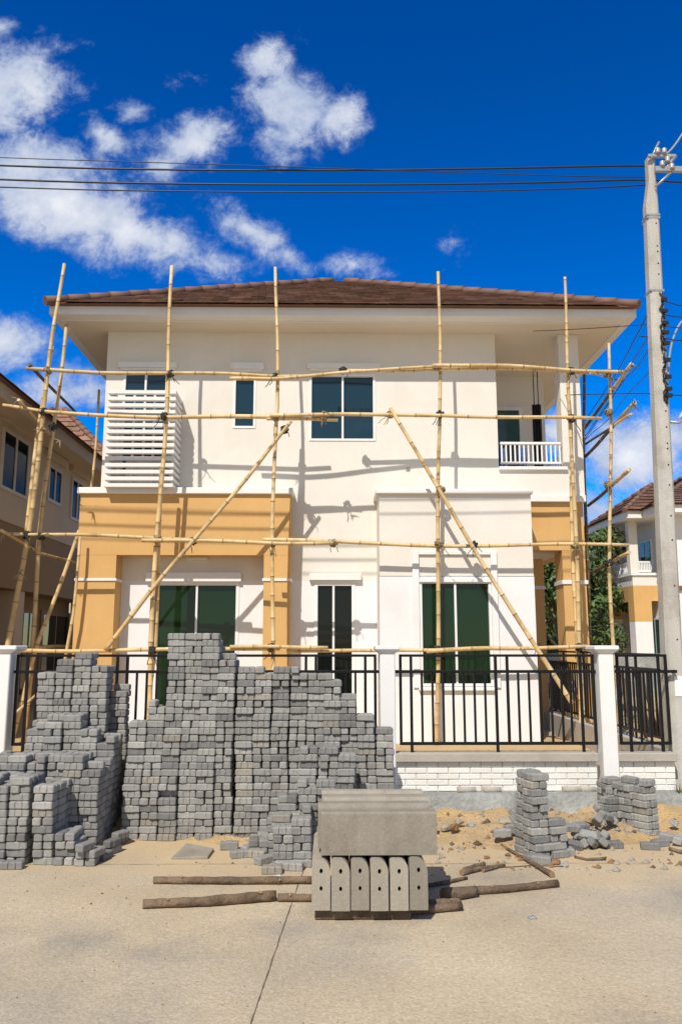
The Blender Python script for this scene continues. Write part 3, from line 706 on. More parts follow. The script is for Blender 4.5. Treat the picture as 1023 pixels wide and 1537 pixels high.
# things on the balcony
m = MB(); a = P(806, 607, 12.9); zt = a.z; x0, x1 = XX(799, 640, 12.9), XX(813, 640, 12.9)
nn = 10
for i in range(nn):
    xa, xb = x0 + (x1 - x0) * i / nn, x0 + (x1 - x0) * (i + 1) / nn; ya, yb = 12.9 + .025 * math.sin(i * 2.1), 12.9 + .025 * math.sin((i + 1) * 2.1)
    m.hexa([(xa, ya, zt - 1.35), (xb, yb, zt - 1.35), (xb, yb + .012, zt - 1.35), (xa, ya + .012, zt - 1.35), (xa, ya, zt), (xb, yb, zt), (xb, yb + .012, zt), (xa, ya + .012, zt)])
for hx in (.25, .7):
    xx = x0 + (x1 - x0) * hx; m.tube([(xx, 12.906, zt - .02), (xx, 12.906, zt + .15), (xx, 12.906, z_sof - .001)], .008, 6, 0)
tag(m.build('hanging_cloth', M['cloth'], loc=(x0, 12.9, zt - 1.3)), 'long black cloth hanging from the balcony ceiling', 'cloth')
for k, (px, lab) in enumerate(((783, 'blue cloth draped behind the middle of the white balcony railing'), (754, 'dark blue cloth at the inner end of the white balcony railing'))):
    m = MB(); zc_ = ZZ(px, 672, 11.75); x = XX(px, 680, 11.75); zz0 = z_balf + .15
    pr = None
    for i in range(9):
        xx = x - .07 + .14 * i / 8; yy = 11.75 + .03 * math.sin(i * 1.7)
        if pr: m.hexa([(pr[0], pr[1], zz0), (xx, yy, zz0), (xx, yy + .01, zz0), (pr[0], pr[1] + .01, zz0), (pr[0], pr[1], zc_), (xx, yy, zc_), (xx, yy + .01, zc_), (pr[0], pr[1] + .01, zc_)])
        pr = (xx, yy)
    tag(m.build('draped_cloth', M['bluecloth'], loc=(x, 11.75, zz0)), lab, 'cloth')

# ------------------------------------------------------------------ bamboo scaffolding (lashed together: one thing)
YS = 10.65
sc = thing('bamboo_scaffold', 'scaffolding of yellow bamboo poles lashed together around the front of the cream house', 'scaffolding', (0, YS, YARD))
def bamboo(name, pts, d0, d1=None, dark=False, node=.33, seed=None, bend=.022):
    """pts: world points; d0,d1 butt and tip diameters"""
    d1 = d1 or d0 * .8; r = random.Random(seed if seed is not None else rnd.random())
    pts = [Vector(p) for p in pts]; L = [0]
    for i in range(len(pts) - 1): L.append(L[-1] + (pts[i + 1] - pts[i]).length)
    tot = L[-1]
    def at(s):
        for i in range(len(pts) - 1):
            if s <= L[i + 1] + 1e-9: return pts[i].lerp(pts[i + 1], (s - L[i]) / max(1e-9, L[i + 1] - L[i]))
        return pts[-1]
    ph = [r.uniform(0, 6.3) for _ in range(4)]
    out, rad, mi = [], [], []
    def push(s, k, m_):
        p = at(s) + Vector((math.sin(s * 1.3 + ph[0]), math.sin(s * 1.1 + ph[1]), math.sin(s * 1.5 + ph[2]))) * bend * min(1, s, tot - s + .02)
        out.append(p); rad.append((d0 + (d1 - d0) * s / tot) / 2 * k); mi.append(m_)
    s = 0; nxt = r.uniform(.1, node)
    push(0, .95, 0)
    while s < tot - .02:
        if nxt < tot - .03:
            mid = (s + nxt) / 2
            push(mid, .97, 0); push(nxt - .009, .98, 1); push(nxt, 1.10, 1); push(nxt + .009, 1.0, 0)
            s = nxt + .009; nxt = s + node * r.uniform(.75, 1.2)
        else:
            push(tot, .95, 0); s = tot
    m = MB(); m.tube(out, rad, 9, mi, True, True)
    return m.build(name, [M['bamboodark'] if dark else M['bamboo'], M['node']], sc)
def pp(lst, Y): return [P(x, y, Y) for x, y in lst]
D = lambda px: px * 9.8 / F
def foot(px, py, Y): p = P(px, py, Y); p.z = YARD - .05; return p
up = 'upright'
# front row uprights
bamboo(up, [foot(6, 1010, YS)] + pp([(15, 962), (42, 790), (70, 590), (97, 396)], YS), D(10.5), D(6), bend=.02)
bamboo(up, pp([(40, 800), (60, 640), (79, 520)], YS + .09), D(8), D(5), bend=.02)
bamboo(up, [foot(40, 1040, YS + .35)] + pp([(47, 972), (62, 800), (82, 640), (100, 487)], YS + .35), D(9), D(6), bend=.02)
bamboo(up, [foot(224, 1060, YS)] + pp([(228, 975), (237, 790), (250, 600), (258, 399)], YS), D(9), D(6))
bamboo(up, [foot(219, 1060, YS + .08)] + pp([(232, 975), (235, 820), (243, 700)], YS + .08), D(9.5), D(7))
bamboo(up, [foot(405, 1080, YS)] + pp([(408, 985), (411, 800), (415, 600), (413, 401)], YS), D(7.5), D(5.5))
bamboo(up, pp([(413, 655), (416, 580), (417, 558)], YS + .07), D(7), D(6))
bamboo(up, [foot(654, 1110, YS)] + pp([(655, 1000), (658, 810), (660, 640), (657, 408)], YS), D(7.5), D(5.5))
bamboo(up, [foot(878, 1080, YS)] + pp([(868, 960), (862, 800), (856, 640), (847, 416)], YS), D(8), D(5))
bamboo(up, [foot(871, 1100, YS + .08)] + pp([(865, 960), (861, 800), (856, 640), (853, 600)], YS + .08), D(7.5), D(6))
XS = XX(912, 800, YS)
bamboo(up, [(XS, YS + .02, YARD - .05), (XS + .005, YS + .02, 2.4), P(913, 515, YS + .02)], D(7), D(5))
bamboo(up, [(XS - .02, 11.85, YARD - .05), P(879, 780, 11.85), P(876, 560, 11.85)], .06, .045, True)  # rear pole: the eave's shade is put into its dark colour
bamboo(up, [(XX(112, 960, 12.2), 12.2, YARD - .05), P(137, 730, 12.2), P(149, 585, 12.2)], .05, .04)
bamboo(up, [(XX(98, 960, 11.3), 11.0, YARD - .05), P(111, 920, 11.0), P(121, 800, 11.0)], .05, .04)
# front ledgers
led = 'ledger'; y1 = YS - .065
bamboo(led, pp([(40, 553), (258, 561), (413, 566), (458, 564)], y1), D(7), D(6))
bamboo(led, pp([(345, 568), (413, 568.5), (513, 557), (657, 550)], y1 - .05), D(7), D(5.5))
bamboo(led, pp([(520, 556), (657, 553.5), (770, 556), (897, 560)], y1), D(6), D(6))
bamboo(led, pp([(648, 548.5), (760, 551), (860, 556), (934, 558)], y1 - .06), D(7.5), D(6))
bamboo(led, pp([(5, 608), (66, 618), (245, 625), (413, 626), (425, 626)], y1), D(6), D(8))
bamboo(led, pp([(400, 628.5), (470, 629.5), (507, 630.5)], y1), D(6), D(6))
bamboo(led, pp([(405, 623.5), (580, 623), (660, 622), (902, 628)], y1 - .055), D(7), D(6))
bamboo(led, pp([(0, 800), (40, 803), (235, 808), (330, 811)], y1), D(5.5), D(7))
bamboo(led, pp([(213, 811), (405, 815), (500, 815)], y1 - .055), D(7), D(6))
bamboo(led, pp([(395, 810), (500, 814), (657, 817), (860, 818), (943, 818)], y1), D(7), D(5.5))
bamboo(led, pp([(20, 976), (235, 977), (405, 974), (420, 974)], y1), D(7), D(6))
bamboo(led, pp([(345, 971), (405, 971), (492, 972)], y1 - .055), D(6.5), D(5.5))
bamboo(led, pp([(430, 977), (560, 979), (655, 976), (725, 973)], y1), D(6), D(6))
bamboo(led, pp([(640, 977.5), (725, 973), (880, 970)], y1 - .05), D(7.5), D(6))
# diagonal braces in front
bamboo('brace', pp([(158, 976), (290, 812), (437, 632)], YS - .125), D(7.5), D(6))
bamboo('brace', pp([(858, 1056), (727, 850), (585, 612)], YS - .125), D(8), D(6))
# left side: transoms running back and a raking brace
XL = lambda px, py, Y: P(px, py, Y)
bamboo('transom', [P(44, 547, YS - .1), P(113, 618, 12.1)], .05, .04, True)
bamboo('transom', [P(28, 600, YS - .3), P(81, 657, 11.4)], .045, .035)
bamboo('transom', [P(2, 796, YS - .3), P(60, 828, 11.2), P(118, 846, 12.2)], .045, .035)
bamboo('transom', [P(56, 972, 11.0), P(112, 970, 12.2)], .045, .04)
bamboo('brace', [foot(20, 1060, YS + .25)] + [P(58, 966, YS + .3), P(119, 796, YS + .55)], .065, .05)
bamboo('transom', [P(24, 1070, YS - .2), P(66, 1032, YS + .3)], .04, .03)
# right side: transoms poking out, running back along the house
for (a, b, d) in (((947, 546), (874, 646), .055), ((952, 604), (874, 689), .055), ((948, 621), (876, 668), .038), ((944, 705), (882, 759), .055), ((944, 829), (884, 861), .05), ((885, 560), (935, 572), .03)):
    ya = YS - .35
    p, q = P(a[0], a[1], ya), P(b[0], b[1], ya + 1.65)
    bamboo('transom', [p, p.lerp(q, .35)], d, d)
    bamboo('transom', [p.lerp(q, .35), q], d * .98, d * .9, True)  # rear length takes the dark copy, shade painted as colour
# lashings
def lashing(px, py, Y=YS - .05, r=.054, tails=2, pale=False):
    c = P(px, py, Y); m = MB(); rr = random.Random(int(px * 31 + py))
    for k in range(7):
        ax = Vector((rr.uniform(-1, 1), rr.uniform(-.25, .25), rr.uniform(-1, 1))).normalized()
        u = ax.orthogonal().normalized(); w2 = ax.cross(u); pts = []
        for i in range(11):
            a = 2 * math.pi * i / 10; pts.append(c + ax * rr.uniform(-.012, .012) + (u * math.cos(a) + w2 * math.sin(a)) * r * rr.uniform(.85, 1.1))
        m.tube(pts, .0095, 5, 0, False)
    for k in range(tails):
        p = c + Vector((rr.uniform(-.03, .03), -.06, 0)); pts = [p]
        dx = rr.uniform(-.12, .12)
        for i in range(4): pts.append(pts[-1] + Vector((dx * .3 + rr.uniform(-.015, .015), rr.uniform(-.008, .008), -rr.uniform(.02, .06) if k or rr.random() < .7 else rr.uniform(.01, .03))))
        m.tube(pts, .005, 4, 0)
    m.build('lashing', M['lash2'] if pale else M['lash'], sc)
for q in [(72, 556), (66, 618), (40, 803), (62, 805), (256, 561), (247, 625), (237, 808), (229, 976), (413, 565), (414, 627), (411, 815), (407, 972), (657, 551), (660, 622), (658, 817), (656, 975), (661, 735), (856, 557),
          (857, 628), (862, 818), (868, 972), (912, 560), (290, 812), (585, 622), (710, 818), (808, 972), (427, 645), (912, 619), (912, 728), (913, 845), (485, 627), (500, 815), (515, 556), (80, 640)]:
    lashing(*q, tails=rnd.choice((1, 2, 2, 3)), pale=rnd.random() < .2)
# frayed split ends
for (px, py) in ((945, 548), (951, 605), (90, 662), (28, 600), (4, 800), (485, 618), (62, 645), (30, 860)):
    c = P(px, py, YS - .2 if px < 900 else YS - .35); m = MB()
    for k in range(5):
        e = c + Vector((rnd.uniform(-.12, .12), rnd.uniform(-.05, .05), rnd.uniform(-.14, .06))); m.tube([c, c.lerp(e, .5) + Vector((0, 0, .01)), e], [.012, .009, .003], 5, 0)
    m.build('split_end', M['lash2'], sc)

# ------------------------------------------------------------------ paving blocks
PLN, PWD, PHT = .146, .0735, .0540
GAPC = .0562
def paver_mesh(seed, simple=False):
    """one interlocking block: wavy-edged outline, chamfered rims; long axis X, base at z=0"""
    r = random.Random(seed); hx, hy = PLN / 2 - .0008, PWD / 2 - .0006; nt_, co = (.0065, .006) if seed % 2 else (.0045, .007)
    q1, q2, q3 = (.44, .37, .30) if seed % 2 else (.50, .40, .28)
    top = [(-hx, hy - co - (0 if seed % 2 else nt_ * .7)), (-hx + co, hy - (0 if seed % 2 else nt_)), (-hx * q1, hy - (0 if seed % 2 else nt_)), (-hx * q2, hy - nt_), (-hx * q3, hy), (hx * q3, hy), (hx * q2, hy - nt_), (hx * q1, hy - (0 if seed % 2 else nt_)), (hx - co, hy - (0 if seed % 2 else nt_)), (hx, hy - co - (0 if seed % 2 else nt_ * .7))]
    out = top + [(x, -y) for x, y in reversed(top)]
    n = len(out); c = .009
    def ring(ins, z):
        return [((x - math.copysign(min(ins, abs(x)), x)) + r.uniform(-.0012, .0012), (y - math.copysign(min(ins, abs(y)), y)) + r.uniform(-.0012, .0012), z + r.uniform(-.0008, .0008)) for x, y in out]
    rings = [ring(c * .5, 0), ring(0, c * .7), ring(0, PHT - c), ring(c, PHT)]
    vs, fs = [], []
    for rg in rings: vs += rg
    for k in range(3):
        for i in range(n):
            a, b = k * n + i, k * n + (i + 1) % n
            fs.append((b, a, a + n, b + n))
    vs += [(0, 0, 0), (0, 0, PHT)]
    for i in range(n):
        fs.append(((i + 1) % n + 3 * n, i + 3 * n, 4 * n + 1)); fs.append((i, (i + 1) % n, 4 * n))
    return vs, fs
PV = [paver_mesh(s) for s in range(6)]
PVM = []
for vs_, fs_ in PV:
    me = bpy.data.meshes.new('paving_block'); me.from_pydata(vs_, [], fs_); me.materials.append(M['paver'])
    bm = bmesh.new(); bm.from_mesh(me); bmesh.ops.recalc_face_normals(bm, faces=bm.faces); bm.to_mesh(me); bm.free(); me.update(); PVM.append(me)
PAV = []     # (matrix, variant, pile, where, tone)
ORD = ['lowest', 'second', 'third', 'fourth', 'fifth', 'sixth', 'seventh', 'eighth', 'ninth', 'tenth', 'eleventh', 'twelfth', 'thirteenth', 'fourteenth', 'fifteenth', 'sixteenth', 'seventeenth', 'eighteenth',
       'nineteenth', 'twentieth', 'twenty-first', 'twenty-second', 'twenty-third', 'twenty-fourth', 'twenty-fifth', 'twenty-sixth', 'twenty-seventh', 'twenty-eighth', 'twenty-ninth', 'thirtieth', 'thirty-first', 'thirty-second', 'thirty-third']
def nth(i): return 'first' if i == 0 else ORD[i]
TONES = [('grey', (1, 1, 1, 1), 7), ('pale grey', (1.25, 1.24, 1.22, 1), 3), ('dark grey', (.70, .70, .72, 1), 3), ('brownish grey', (1.08, 1.0, .90, 1), 2)]
def tone():
    k = rnd.uniform(0, 14); 
    for t in TONES:
        k -= t[2]
        if k <= 0: return t
    return TONES[0]
def put(x, y, z, yaw, pile, where, tilt=(0, 0), var=None):
    Mx = Matrix.Translation((x, y, z)) @ Matrix.Rotation(yaw, 4, 'Z') @ Matrix.Rotation(tilt[0], 4, 'X') @ Matrix.Rotation(tilt[1], 4, 'Y')
    PAV.append((Mx, rnd.randrange(6) if var is None else var, pile, where, tone()))
def interp(prof, x):
    if x <= prof[0][0]: return prof[0][1]
    for (a, ya), (b, yb) in zip(prof, prof[1:]):
        if x <= b: return ya + (yb - ya) * (x - a) / max(1e-6, b - a)
    return prof[-1][1]
CW = .1482
colcount = {}
def tower(x, y, N, pile, colname, base=0.0, yaw=0.0, lean=(0, 0), swing=.006):
    """square column of blocks, courses alternating along and across"""
    ph = rnd.randrange(2); dx = dy = 0.0; cj = rnd.uniform(-.018, .018); skip = rnd.choice((0, 0, -1, 1))
    ca, sa = math.cos(yaw), math.sin(yaw)
    for c in range(N):
        if rnd.random() < .3: ph += 1
        dx += rnd.uniform(-swing, swing) * .7 + lean[0]; dy += rnd.uniform(-swing, swing) * .9 + lean[1]
        dx *= .9 if not lean[0] else 1; dy *= .85 if not lean[1] else 1
        z = base + c * GAPC; al = rnd.random() < .6
        bx_ = .035 * fbm(x * .9 + 3, z * .9 + y, 1) if 'heap' in pile else 0; by_ = (.075 * fbm(x * 1.1, z * 1.0 + 7, 1) + cj) if 'heap' in pile else 0
        for k in (-1, 1):
            if c == N - 1 and N > 3 and skip and k == skip: continue
            if 2 < c < N - 1 and k < 0 and rnd.random() < .004: continue
            o = k * PWD / 2 * 1.01
            lx, ly, ya = (0, o, 0) if al else (o, 0, math.pi / 2)
            lx += rnd.uniform(-.003, .003); ly += rnd.uniform(-.011, .011)
            wh = ('%s course up' % ORD[c] if c else 'bottom course') + ', ' + colname
            if al: wh = ('front' if k < 0 else 'back') + ' block, ' + wh
            else: wh = ('left' if k < 0 else 'right') + ' half, ' + wh
            put(x + bx_ + dx + lx * ca - ly * sa, y + by_ + dy + lx * sa + ly * ca, z + rnd.uniform(0, .001), yaw + ya + rnd.uniform(-.06, .06) + (math.pi if rnd.random() < .5 else 0), pile, wh)
def block_row(pile, Y, n, pxl, pxr, prof, pyref=1150, drop=1, fixx=True):
    xl, xr = XX(pxl, pyref, Y), XX(pxr, pyref, Y); nc = max(1, round((xr - xl) / CW))
    for k in range(n):
        for i in range(nc):
            x = xl + CW * (i + .5)
            px = PX((x, Y, .8))[0] if not callable(prof) else 0
            # apparent column position at the height of its top
            for _ in range(3):
                ytop = interp(prof, px); z = ZZ(px, ytop, Y); px = PX((x, Y, z))[0]
            N = max(1, round(z / GAPC)) - (k * drop)
            if N < 1: continue
            rr_ = colcount.setdefault((pile, 'rows'), [])
            key = round(Y + k * CW, 2)
            if key not in rr_: rr_.append(key)
            tower(x, Y + CW / 2 + k * CW, N, pile, ('%s column of %s row' % (nth(i), '@%0.2f' % key)))
LEFT = [(-75, 1168), (52, 1169)]
block_row('left heap', 6.20, 2, -105, 54, LEFT, 1230, 0)
block_row('left heap', 6.17, 3, 54, 83, [(54, 1184), (90, 1184)], 1230, 0)
block_row('left heap', 6.17, 2, 83, 112, [(83, 1246), (112, 1246)], 1265, 0)
block_row('left heap', 6.15, 1, 112, 141, [(112, 1276), (141, 1280)], 1280, 0)
block_row('left heap', 6.55, 2, -20, 160, [(-20, 1134), (118, 1131), (119, 1142), (160, 1144)], 1190, 0)
block_row('left heap', 6.86, 2, 32, 166, [(32, 1080), (128, 1076), (130, 1090), (166, 1104)], 1160, 0)
block_row('left heap', 7.17, 1, 55, 168, [(55, 1032), (68, 1014), (82, 1004), (95, 994), (108, 986), (135, 980), (145, 993), (160, 1014), (168, 1026)], 1100, 0)
block_row('left heap', 7.33, 1, 62, 190, [(62, 1016), (85, 1000), (105, 986), (122, 979), (141, 981), (158, 998), (178, 1026), (190, 1058)], 1080, 2)
MID = [(187, 1088), (200, 1079), (215, 1073), (228, 1058), (249, 1046), (252, 955), (324, 954), (326, 963), (334, 966), (336, 974), (343, 980), (346, 982), (350, 1066), (360, 1066)]
block_row('middle heap', 6.95, 3, 188, 350, MID, 1160, 1)
RGT = [(350, 1066), (357, 1064), (359, 996), (444, 996), (447, 1006), (480, 1006), (482, 1014), (515, 1014), (517, 1037), (528, 1037), (530, 1053), (542, 1053), (544, 1074), (568, 1075), (570, 1088), (584, 1088)]
block_row('right heap', 6.92, 4, 351, 584, RGT, 1130, 1)
block_row('stepped heap', 6.56, 2, 447, 536, [(447, 1150), (458, 1121), (500, 1119), (512, 1122), (514, 1132), (536, 1140)], 1180, 2)
block_row('stepped heap', 6.38, 1, 418, 505, [(418, 1208), (444, 1190), (446, 1170), (475, 1165), (505, 1185)], 1220, 0)
block_row('stepped heap', 6.44, 1, 372, 420, [(372, 1268), (390, 1254), (405, 1244), (420, 1226)], 1255, 0)
block_row('stepped heap', 6.10, 2, 405, 466, [(405, 1240), (434, 1238), (436, 1226), (466, 1224)], 1265, -1)
# stair of single blocks lying end on, right of the left heap
def loose(px, py, z, yaw, lab, tilt=(0, 0), pile='loose'):
    g = G(px, py, z); put(g.x, g.y, z, yaw, pile, lab, tilt)
zz = GAPC
for (px, py, lv, lab) in ((95, 1255, 3.0, 'topmost end-on step of the block stair off the left heap'), (117, 1268, 2.0, 'second step down of the block stair off the left heap'), (128, 1276, 2.0, 'third step down of the block stair off the left heap'), (145, 1284, 1, 'fourth step of the block stair, resting on another block'), (145, 1284, 0, 'block under the fourth step of the block stair'),
        (157, 1289, 0, 'lowest frontmost step of the block stair, on the road'), (170, 1280, 0, 'lower block of the short pair behind the stair foot'), (168, 1270, 1, 'upper block of the short pair behind the stair foot'), (180, 1266, 0, 'lower block of the shaded pair between left and middle heaps'), (181, 1258, 1, 'upper block of the shaded pair between left and middle heaps')):
    loose(px, py, lv * zz, R(72 + rnd.uniform(-8, 8)), lab)
for (px, py, yaw, tl, lab) in ((20, 1304, 4, (0, 0), 'lone block lying before the left heap at the photo edge'), (-8, 1304, 0, (0, 0), 'block cut by the photo edge before the left heap'), (344, 1274, 8, (1.55, 0), 'block standing on its side right of the flat slab'), (360, 1287, 20, (0, 0), 'flat block at the tip of the scatter nearest the flat slab'), (372, 1280, 60, (.2, 0), 'block lying end-on in the scatter before the right heap'), (386, 1287, -20, (0, 0), 'flat block in the scatter touching the stepped heap'),
        (408, 1311, 0, (0, 0), 'flat block in front of the stepped heap above the thin log'), (428, 1303, 25, (0, 0), 'skewed flat block at the foot of the stepped heap'), (392, 1272, 70, (.5, .1), 'tilted block on the scatter beside the stepped heap'), (398, 1262, 10, (.3, .2), 'highest tilted block of the scatter beside the stepped heap'), (384, 1268, 35, (.5, .3), 'tilted block leaning on the low end of the stepped heap'), (374, 1258, -40, (.4, -.3), 'tilted block at the far low corner of the stepped heap'), (400, 1280, 15, (.3, .5), 'tilted block in the middle of the scatter below the stepped heap'), (396, 1296, 50, (0, 0), 'flat block between the scatter and the front foot of the stepped heap'), (440, 1306, -10, (0, 0), 'flat block between the stepped heap and the kerb stones')):
    z = 0 if not tl[0] else .03
    g = G(px, py, 0); put(g.x, g.y, z if tl[0] > 1 else z * .3, R(yaw), 'loose', lab, tl)
# slim leaning stack at the right
def small_stack(px, py, cols, pile, yaw, base=.0):
    g = G(px, py, base)
    for k, (cx_, cy_, n_, ln) in enumerate(cols):
        x = g.x + cx_ * math.cos(yaw) - cy_ * math.sin(yaw); y = g.y + cx_ * math.sin(yaw) + cy_ * math.cos(yaw)
        tower(x, y, n_, pile, '%s column' % nth(k), base, yaw, ln, .016)
small_stack(812, 1287, [(-.02, .02, 11, (.0016, 0)), (-.02, .17, 11, (.0012, 0)), (.13, .01, 5, (0, 0)), (.125, .16, 4, (0, 0))], 'slim leaning stack', R(20))
small_stack(974, 1254, [(.0, .02, 8, (-.003, .001)), (.0, .17, 8, (-.0025, .001)), (-.005, .32, 7, (.001, 0)), (-.13, .30, 5, (.001, 0))], 'broad far stack', R(30), .02)
small_stack(930, 1236, [(.0, .02, 7, (-.004, .001)), (.0, .17, 6, (-.002, 0))], 'thin far stack', R(14), .04)
sp = [(766, 1252, 20, (1.5, 0), 'block standing on its side at the sand edge left of the slim stack'), (752, 1258, 5, (1.57, 0), 'outermost block on the sand left of the slim stack'), (790, 1268, -15, (0, 0), 'block lying flat against the left foot of the slim stack'), (801, 1293, 20, (0, 0), 'flat block before the front corner of the slim stack'), (812, 1296, -25, (0, 0), 'flat block between the slim stack and the half brick'),
      (866, 1262, 30, (.6, .3), 'tilted block on top of the spill, nearest the slim stack'), (880, 1262, -10, (.7, .2), 'tilted block on the middle of the spill ridge'), (893, 1266, 80, (.8, -.3), 'end-on block leaning near the far tip of the spill ridge'), (905, 1264, 50, (.5, .6), 'cornerwise block at the far tip of the spill ridge'),
      (920, 1273, 5, (0, 0), 'flat block lying alone at the spill tip below the pale stone'), (858, 1276, 10, (.4, .3), 'tilted block low in the spill beside the slim stack'), (874, 1272, 65, (.9, 0), 'block lying end-on in the front face of the spill'), (886, 1274, 40, (.6, .5), 'block tipped on a corner in the front face of the spill'), (900, 1273, 75, (.7, .3), 'diamond-tipped block in front of the spill tip'), (852, 1282, 95, (0, 0), 'flat end-on block at the front foot of the spill'),
      (768, 1238, 60, (.8, .3), 'tilted block behind the two standing blocks on the sand'), (778, 1246, 10, (.5, .6), 'slanting block close to the left flank of the slim stack'), (786, 1236, 110, (1, .2), 'steep tipped block half hidden by the slim stack'),
      (773, 1228, 30, (.5, .2), 'topmost block of the rubble against the footing by the slim stack'), (893, 1240, 60, (.7, .6), 'steep block at the left foot of the pale slanting slab'), (906, 1232, 30, (.4, .3), 'tilted block right beside the pale slanting slab'), (915, 1238, 80, (.7, .1), 'end-on block at the left foot of the thin far stack'), (900, 1222, 15, (.6, .3), 'tilted block against the footing above the pale slanting slab'), (910, 1214, 50, (.9, .4), 'highest tipped block leaning on the thin far stack'), (855, 1250, 10, (.2, .1), 'almost flat block at the back of the spill by the slim stack'), (870, 1248, 30, (.15, .1), 'almost flat block at the back of the spill, farther from the slim stack'), (990, 1270, 20, (0, 0), 'flat block at the front foot of the broad far stack'), (1003, 1264, -30, (.1, .1), 'flat block right of the broad far stack foot'), (1016, 1268, 60, (.2, 0), 'block at the photo edge beside the broad far stack'), (975, 1275, -12, (0, 0), 'flat block lying out in front of the broad far stack')]
for i, (px, py, yaw, tl, lab) in enumerate(sp):
    g = G(px, py, .02); h = max(0, sand_h(g.x, g.y)); g = G(px, py, h)
    put(g.x, g.y, h + (.0 if not tl[0] else .012 + .02 * abs(tl[0])), R(yaw), 'loose', lab, tl)

# rename rows of each pile from the front
def rowname(pile, wh):
    if '@' in wh:
        k = float(wh.split('@')[1].split(' ')[0]); rows = sorted(colcount[(pile, 'rows')])
        i = rows.index(k); wh = wh.split('of @')[0] + ('front row' if i == 0 else '%s row' % nth(i))
        wh = wh.replace('column front row', 'column, front row').replace('column ', 'column, ').replace('column,, ', 'column, ')
    return wh
# how large each block shows: rays from the photograph's viewpoint over a coarse grid
bv_v, bv_f, own = [], [], []
BOX = [(-1, -1, 0), (1, -1, 0), (1, 1, 0), (-1, 1, 0), (-1, -1, 1), (1, -1, 1), (1, 1, 1), (-1, 1, 1)]
for i, (Mx, *_r) in enumerate(PAV):
    o = len(bv_v)
    for b in BOX: bv_v.append(Mx @ Vector((b[0] * PLN / 2, b[1] * PWD / 2, b[2] * PHT)))
    for f in ((3, 2, 1, 0), (4, 5, 6, 7), (0, 1, 5, 4), (1, 2, 6, 5), (2, 3, 7, 6), (3, 0, 4, 7)): bv_f.append([q + o for q in f]); own.append(i)
def occl(px0, px1, py0, py1, Y):
    o = len(bv_v); bv_v.extend([P(px0, py1, Y), P(px1, py1, Y), P(px1, py0, Y), P(px0, py0, Y)]); bv_f.append([o, o + 1, o + 2, o + 3]); own.append(-1)
occl(470, 650, 1190, 1368, 4.93)
bvh = BVHTree.FromPolygons(bv_v, bv_f)
seen = [0] * len(PAV)
for py in range(945, 1316, 3):
    for px in range(0, 1023, 3):
        if 600 < px < 735: continue
        h = bvh.ray_cast(CAM, ray(px, py).normalized())
        if h[2] is not None and own[h[2]] >= 0: seen[own[h[2]]] += 1
order = sorted(range(len(PAV)), key=lambda i: -seen[i])
single = set(i for i in order[:300] if seen[i] > 0)
print('PAVERS', len(PAV), 'visible', sum(1 for s in seen if s), 'single', len(single), 'least', seen[order[299]])
rest = MB(); toned = []
GRP = {'left heap': 'paving blocks stacked in the left heap', 'middle heap': 'paving blocks stacked in the tall middle heap', 'right heap': 'paving blocks stacked in the right heap'}
for i, (Mx, var, pile, wh, tn) in enumerate(PAV):
    if i in single:
        o = bpy.data.objects.new('paving_block', PVM[var]); COL.objects.link(o); o.matrix_world = Mx; o.color = tn[1]
        wh = rowname(pile, wh)
        lab = '%s %s' % (tn[0], wh) if pile == 'loose' else '%s paver, %s, %s' % (tn[0], wh, pile)
        tag(o, lab, 'paving block', 'grey interlocking paving blocks piled on the street')
    else:
        vs_, fs_ = PV[var]; rest.add([Mx @ Vector(v) for v in vs_], fs_)
o = flip = rest.build('paving_block_mass', M['paver'])
bm = bmesh.new(); bm.from_mesh(o.data); bmesh.ops.recalc_face_normals(bm, faces=bm.faces); bm.to_mesh(o.data); bm.free()
o.color = (1, 1, 1, 1)
tag(o, 'mass of grey interlocking paving blocks filling the three big heaps', 'paving blocks', kind='stuff')

# ------------------------------------------------------------------ kerb stones
def kerbstone(name, L, wd, ht, rad, holes=True):
    """profile in XZ (wd x ht, one rounded top corner), length along Y; lifting holes in both ends"""
    pr = [(0, 0), (wd, 0), (wd, ht - rad * 1.3)]
    for i in range(1, 7):
        a = i / 6 * math.pi / 2; pr.append((wd - rad + rad * math.cos(a), ht - rad * 1.3 + rad * 1.3 * math.sin(a)))
    pr += [(.012, ht), (0, ht - .012)]
    hs = [(wd * .5, ht * .77, .013), (wd * .5, ht * .43, .012)] if holes else []
    bm = bmesh.new()
    def cap(y, sgn):
        outer = [bm.verts.new((x, y, z)) for x, z in pr]; loops = [outer]
        for hx, hz, hr in hs:
            loops.append([bm.verts.new((hx + hr * math.cos(a) * .8, y, hz + hr * math.sin(a) * 1.15)) for a in [k * math.pi / 3 for k in range(6)]])
        es = []
        for lp in loops:
            for i in range(len(lp)): es.append(bm.edges.new((lp[i], lp[(i + 1) % len(lp)])))
        bmesh.ops.triangle_fill(bm, use_beauty=True, use_dissolve=False, edges=es)
        for lp in loops[1:]:
            back = [bm.verts.new((v.co.x, y + sgn * .05, v.co.z)) for v in lp]
            for i in range(len(lp)):
                f = bm.faces.new((lp[i], lp[(i + 1) % len(lp)], back[(i + 1) % len(lp)], back[i])); f.material_index = 1
            f = bm.faces.new(back); f.material_index = 1
        return outer
    a = cap(0, 1); b = cap(L, -1)
    for i in range(len(a)): bm.faces.new((a[i], a[(i + 1) % len(a)], b[(i + 1) % len(a)], b[i]))
    bmesh.ops.recalc_face_normals(bm, faces=bm.faces)
    me = bpy.data.meshes.new(name); bm.to_mesh(me); bm.free(); me.materials.append(M['concrete']); me.materials.append(M['hole'])
    return me
YK = 4.95; kz0, kz1 = ZZ(555, 1367, YK), ZZ(555, 1288, YK); kx0 = XX(467, 1330, YK); kw = (XX(643, 1330, YK) - kx0) / 6
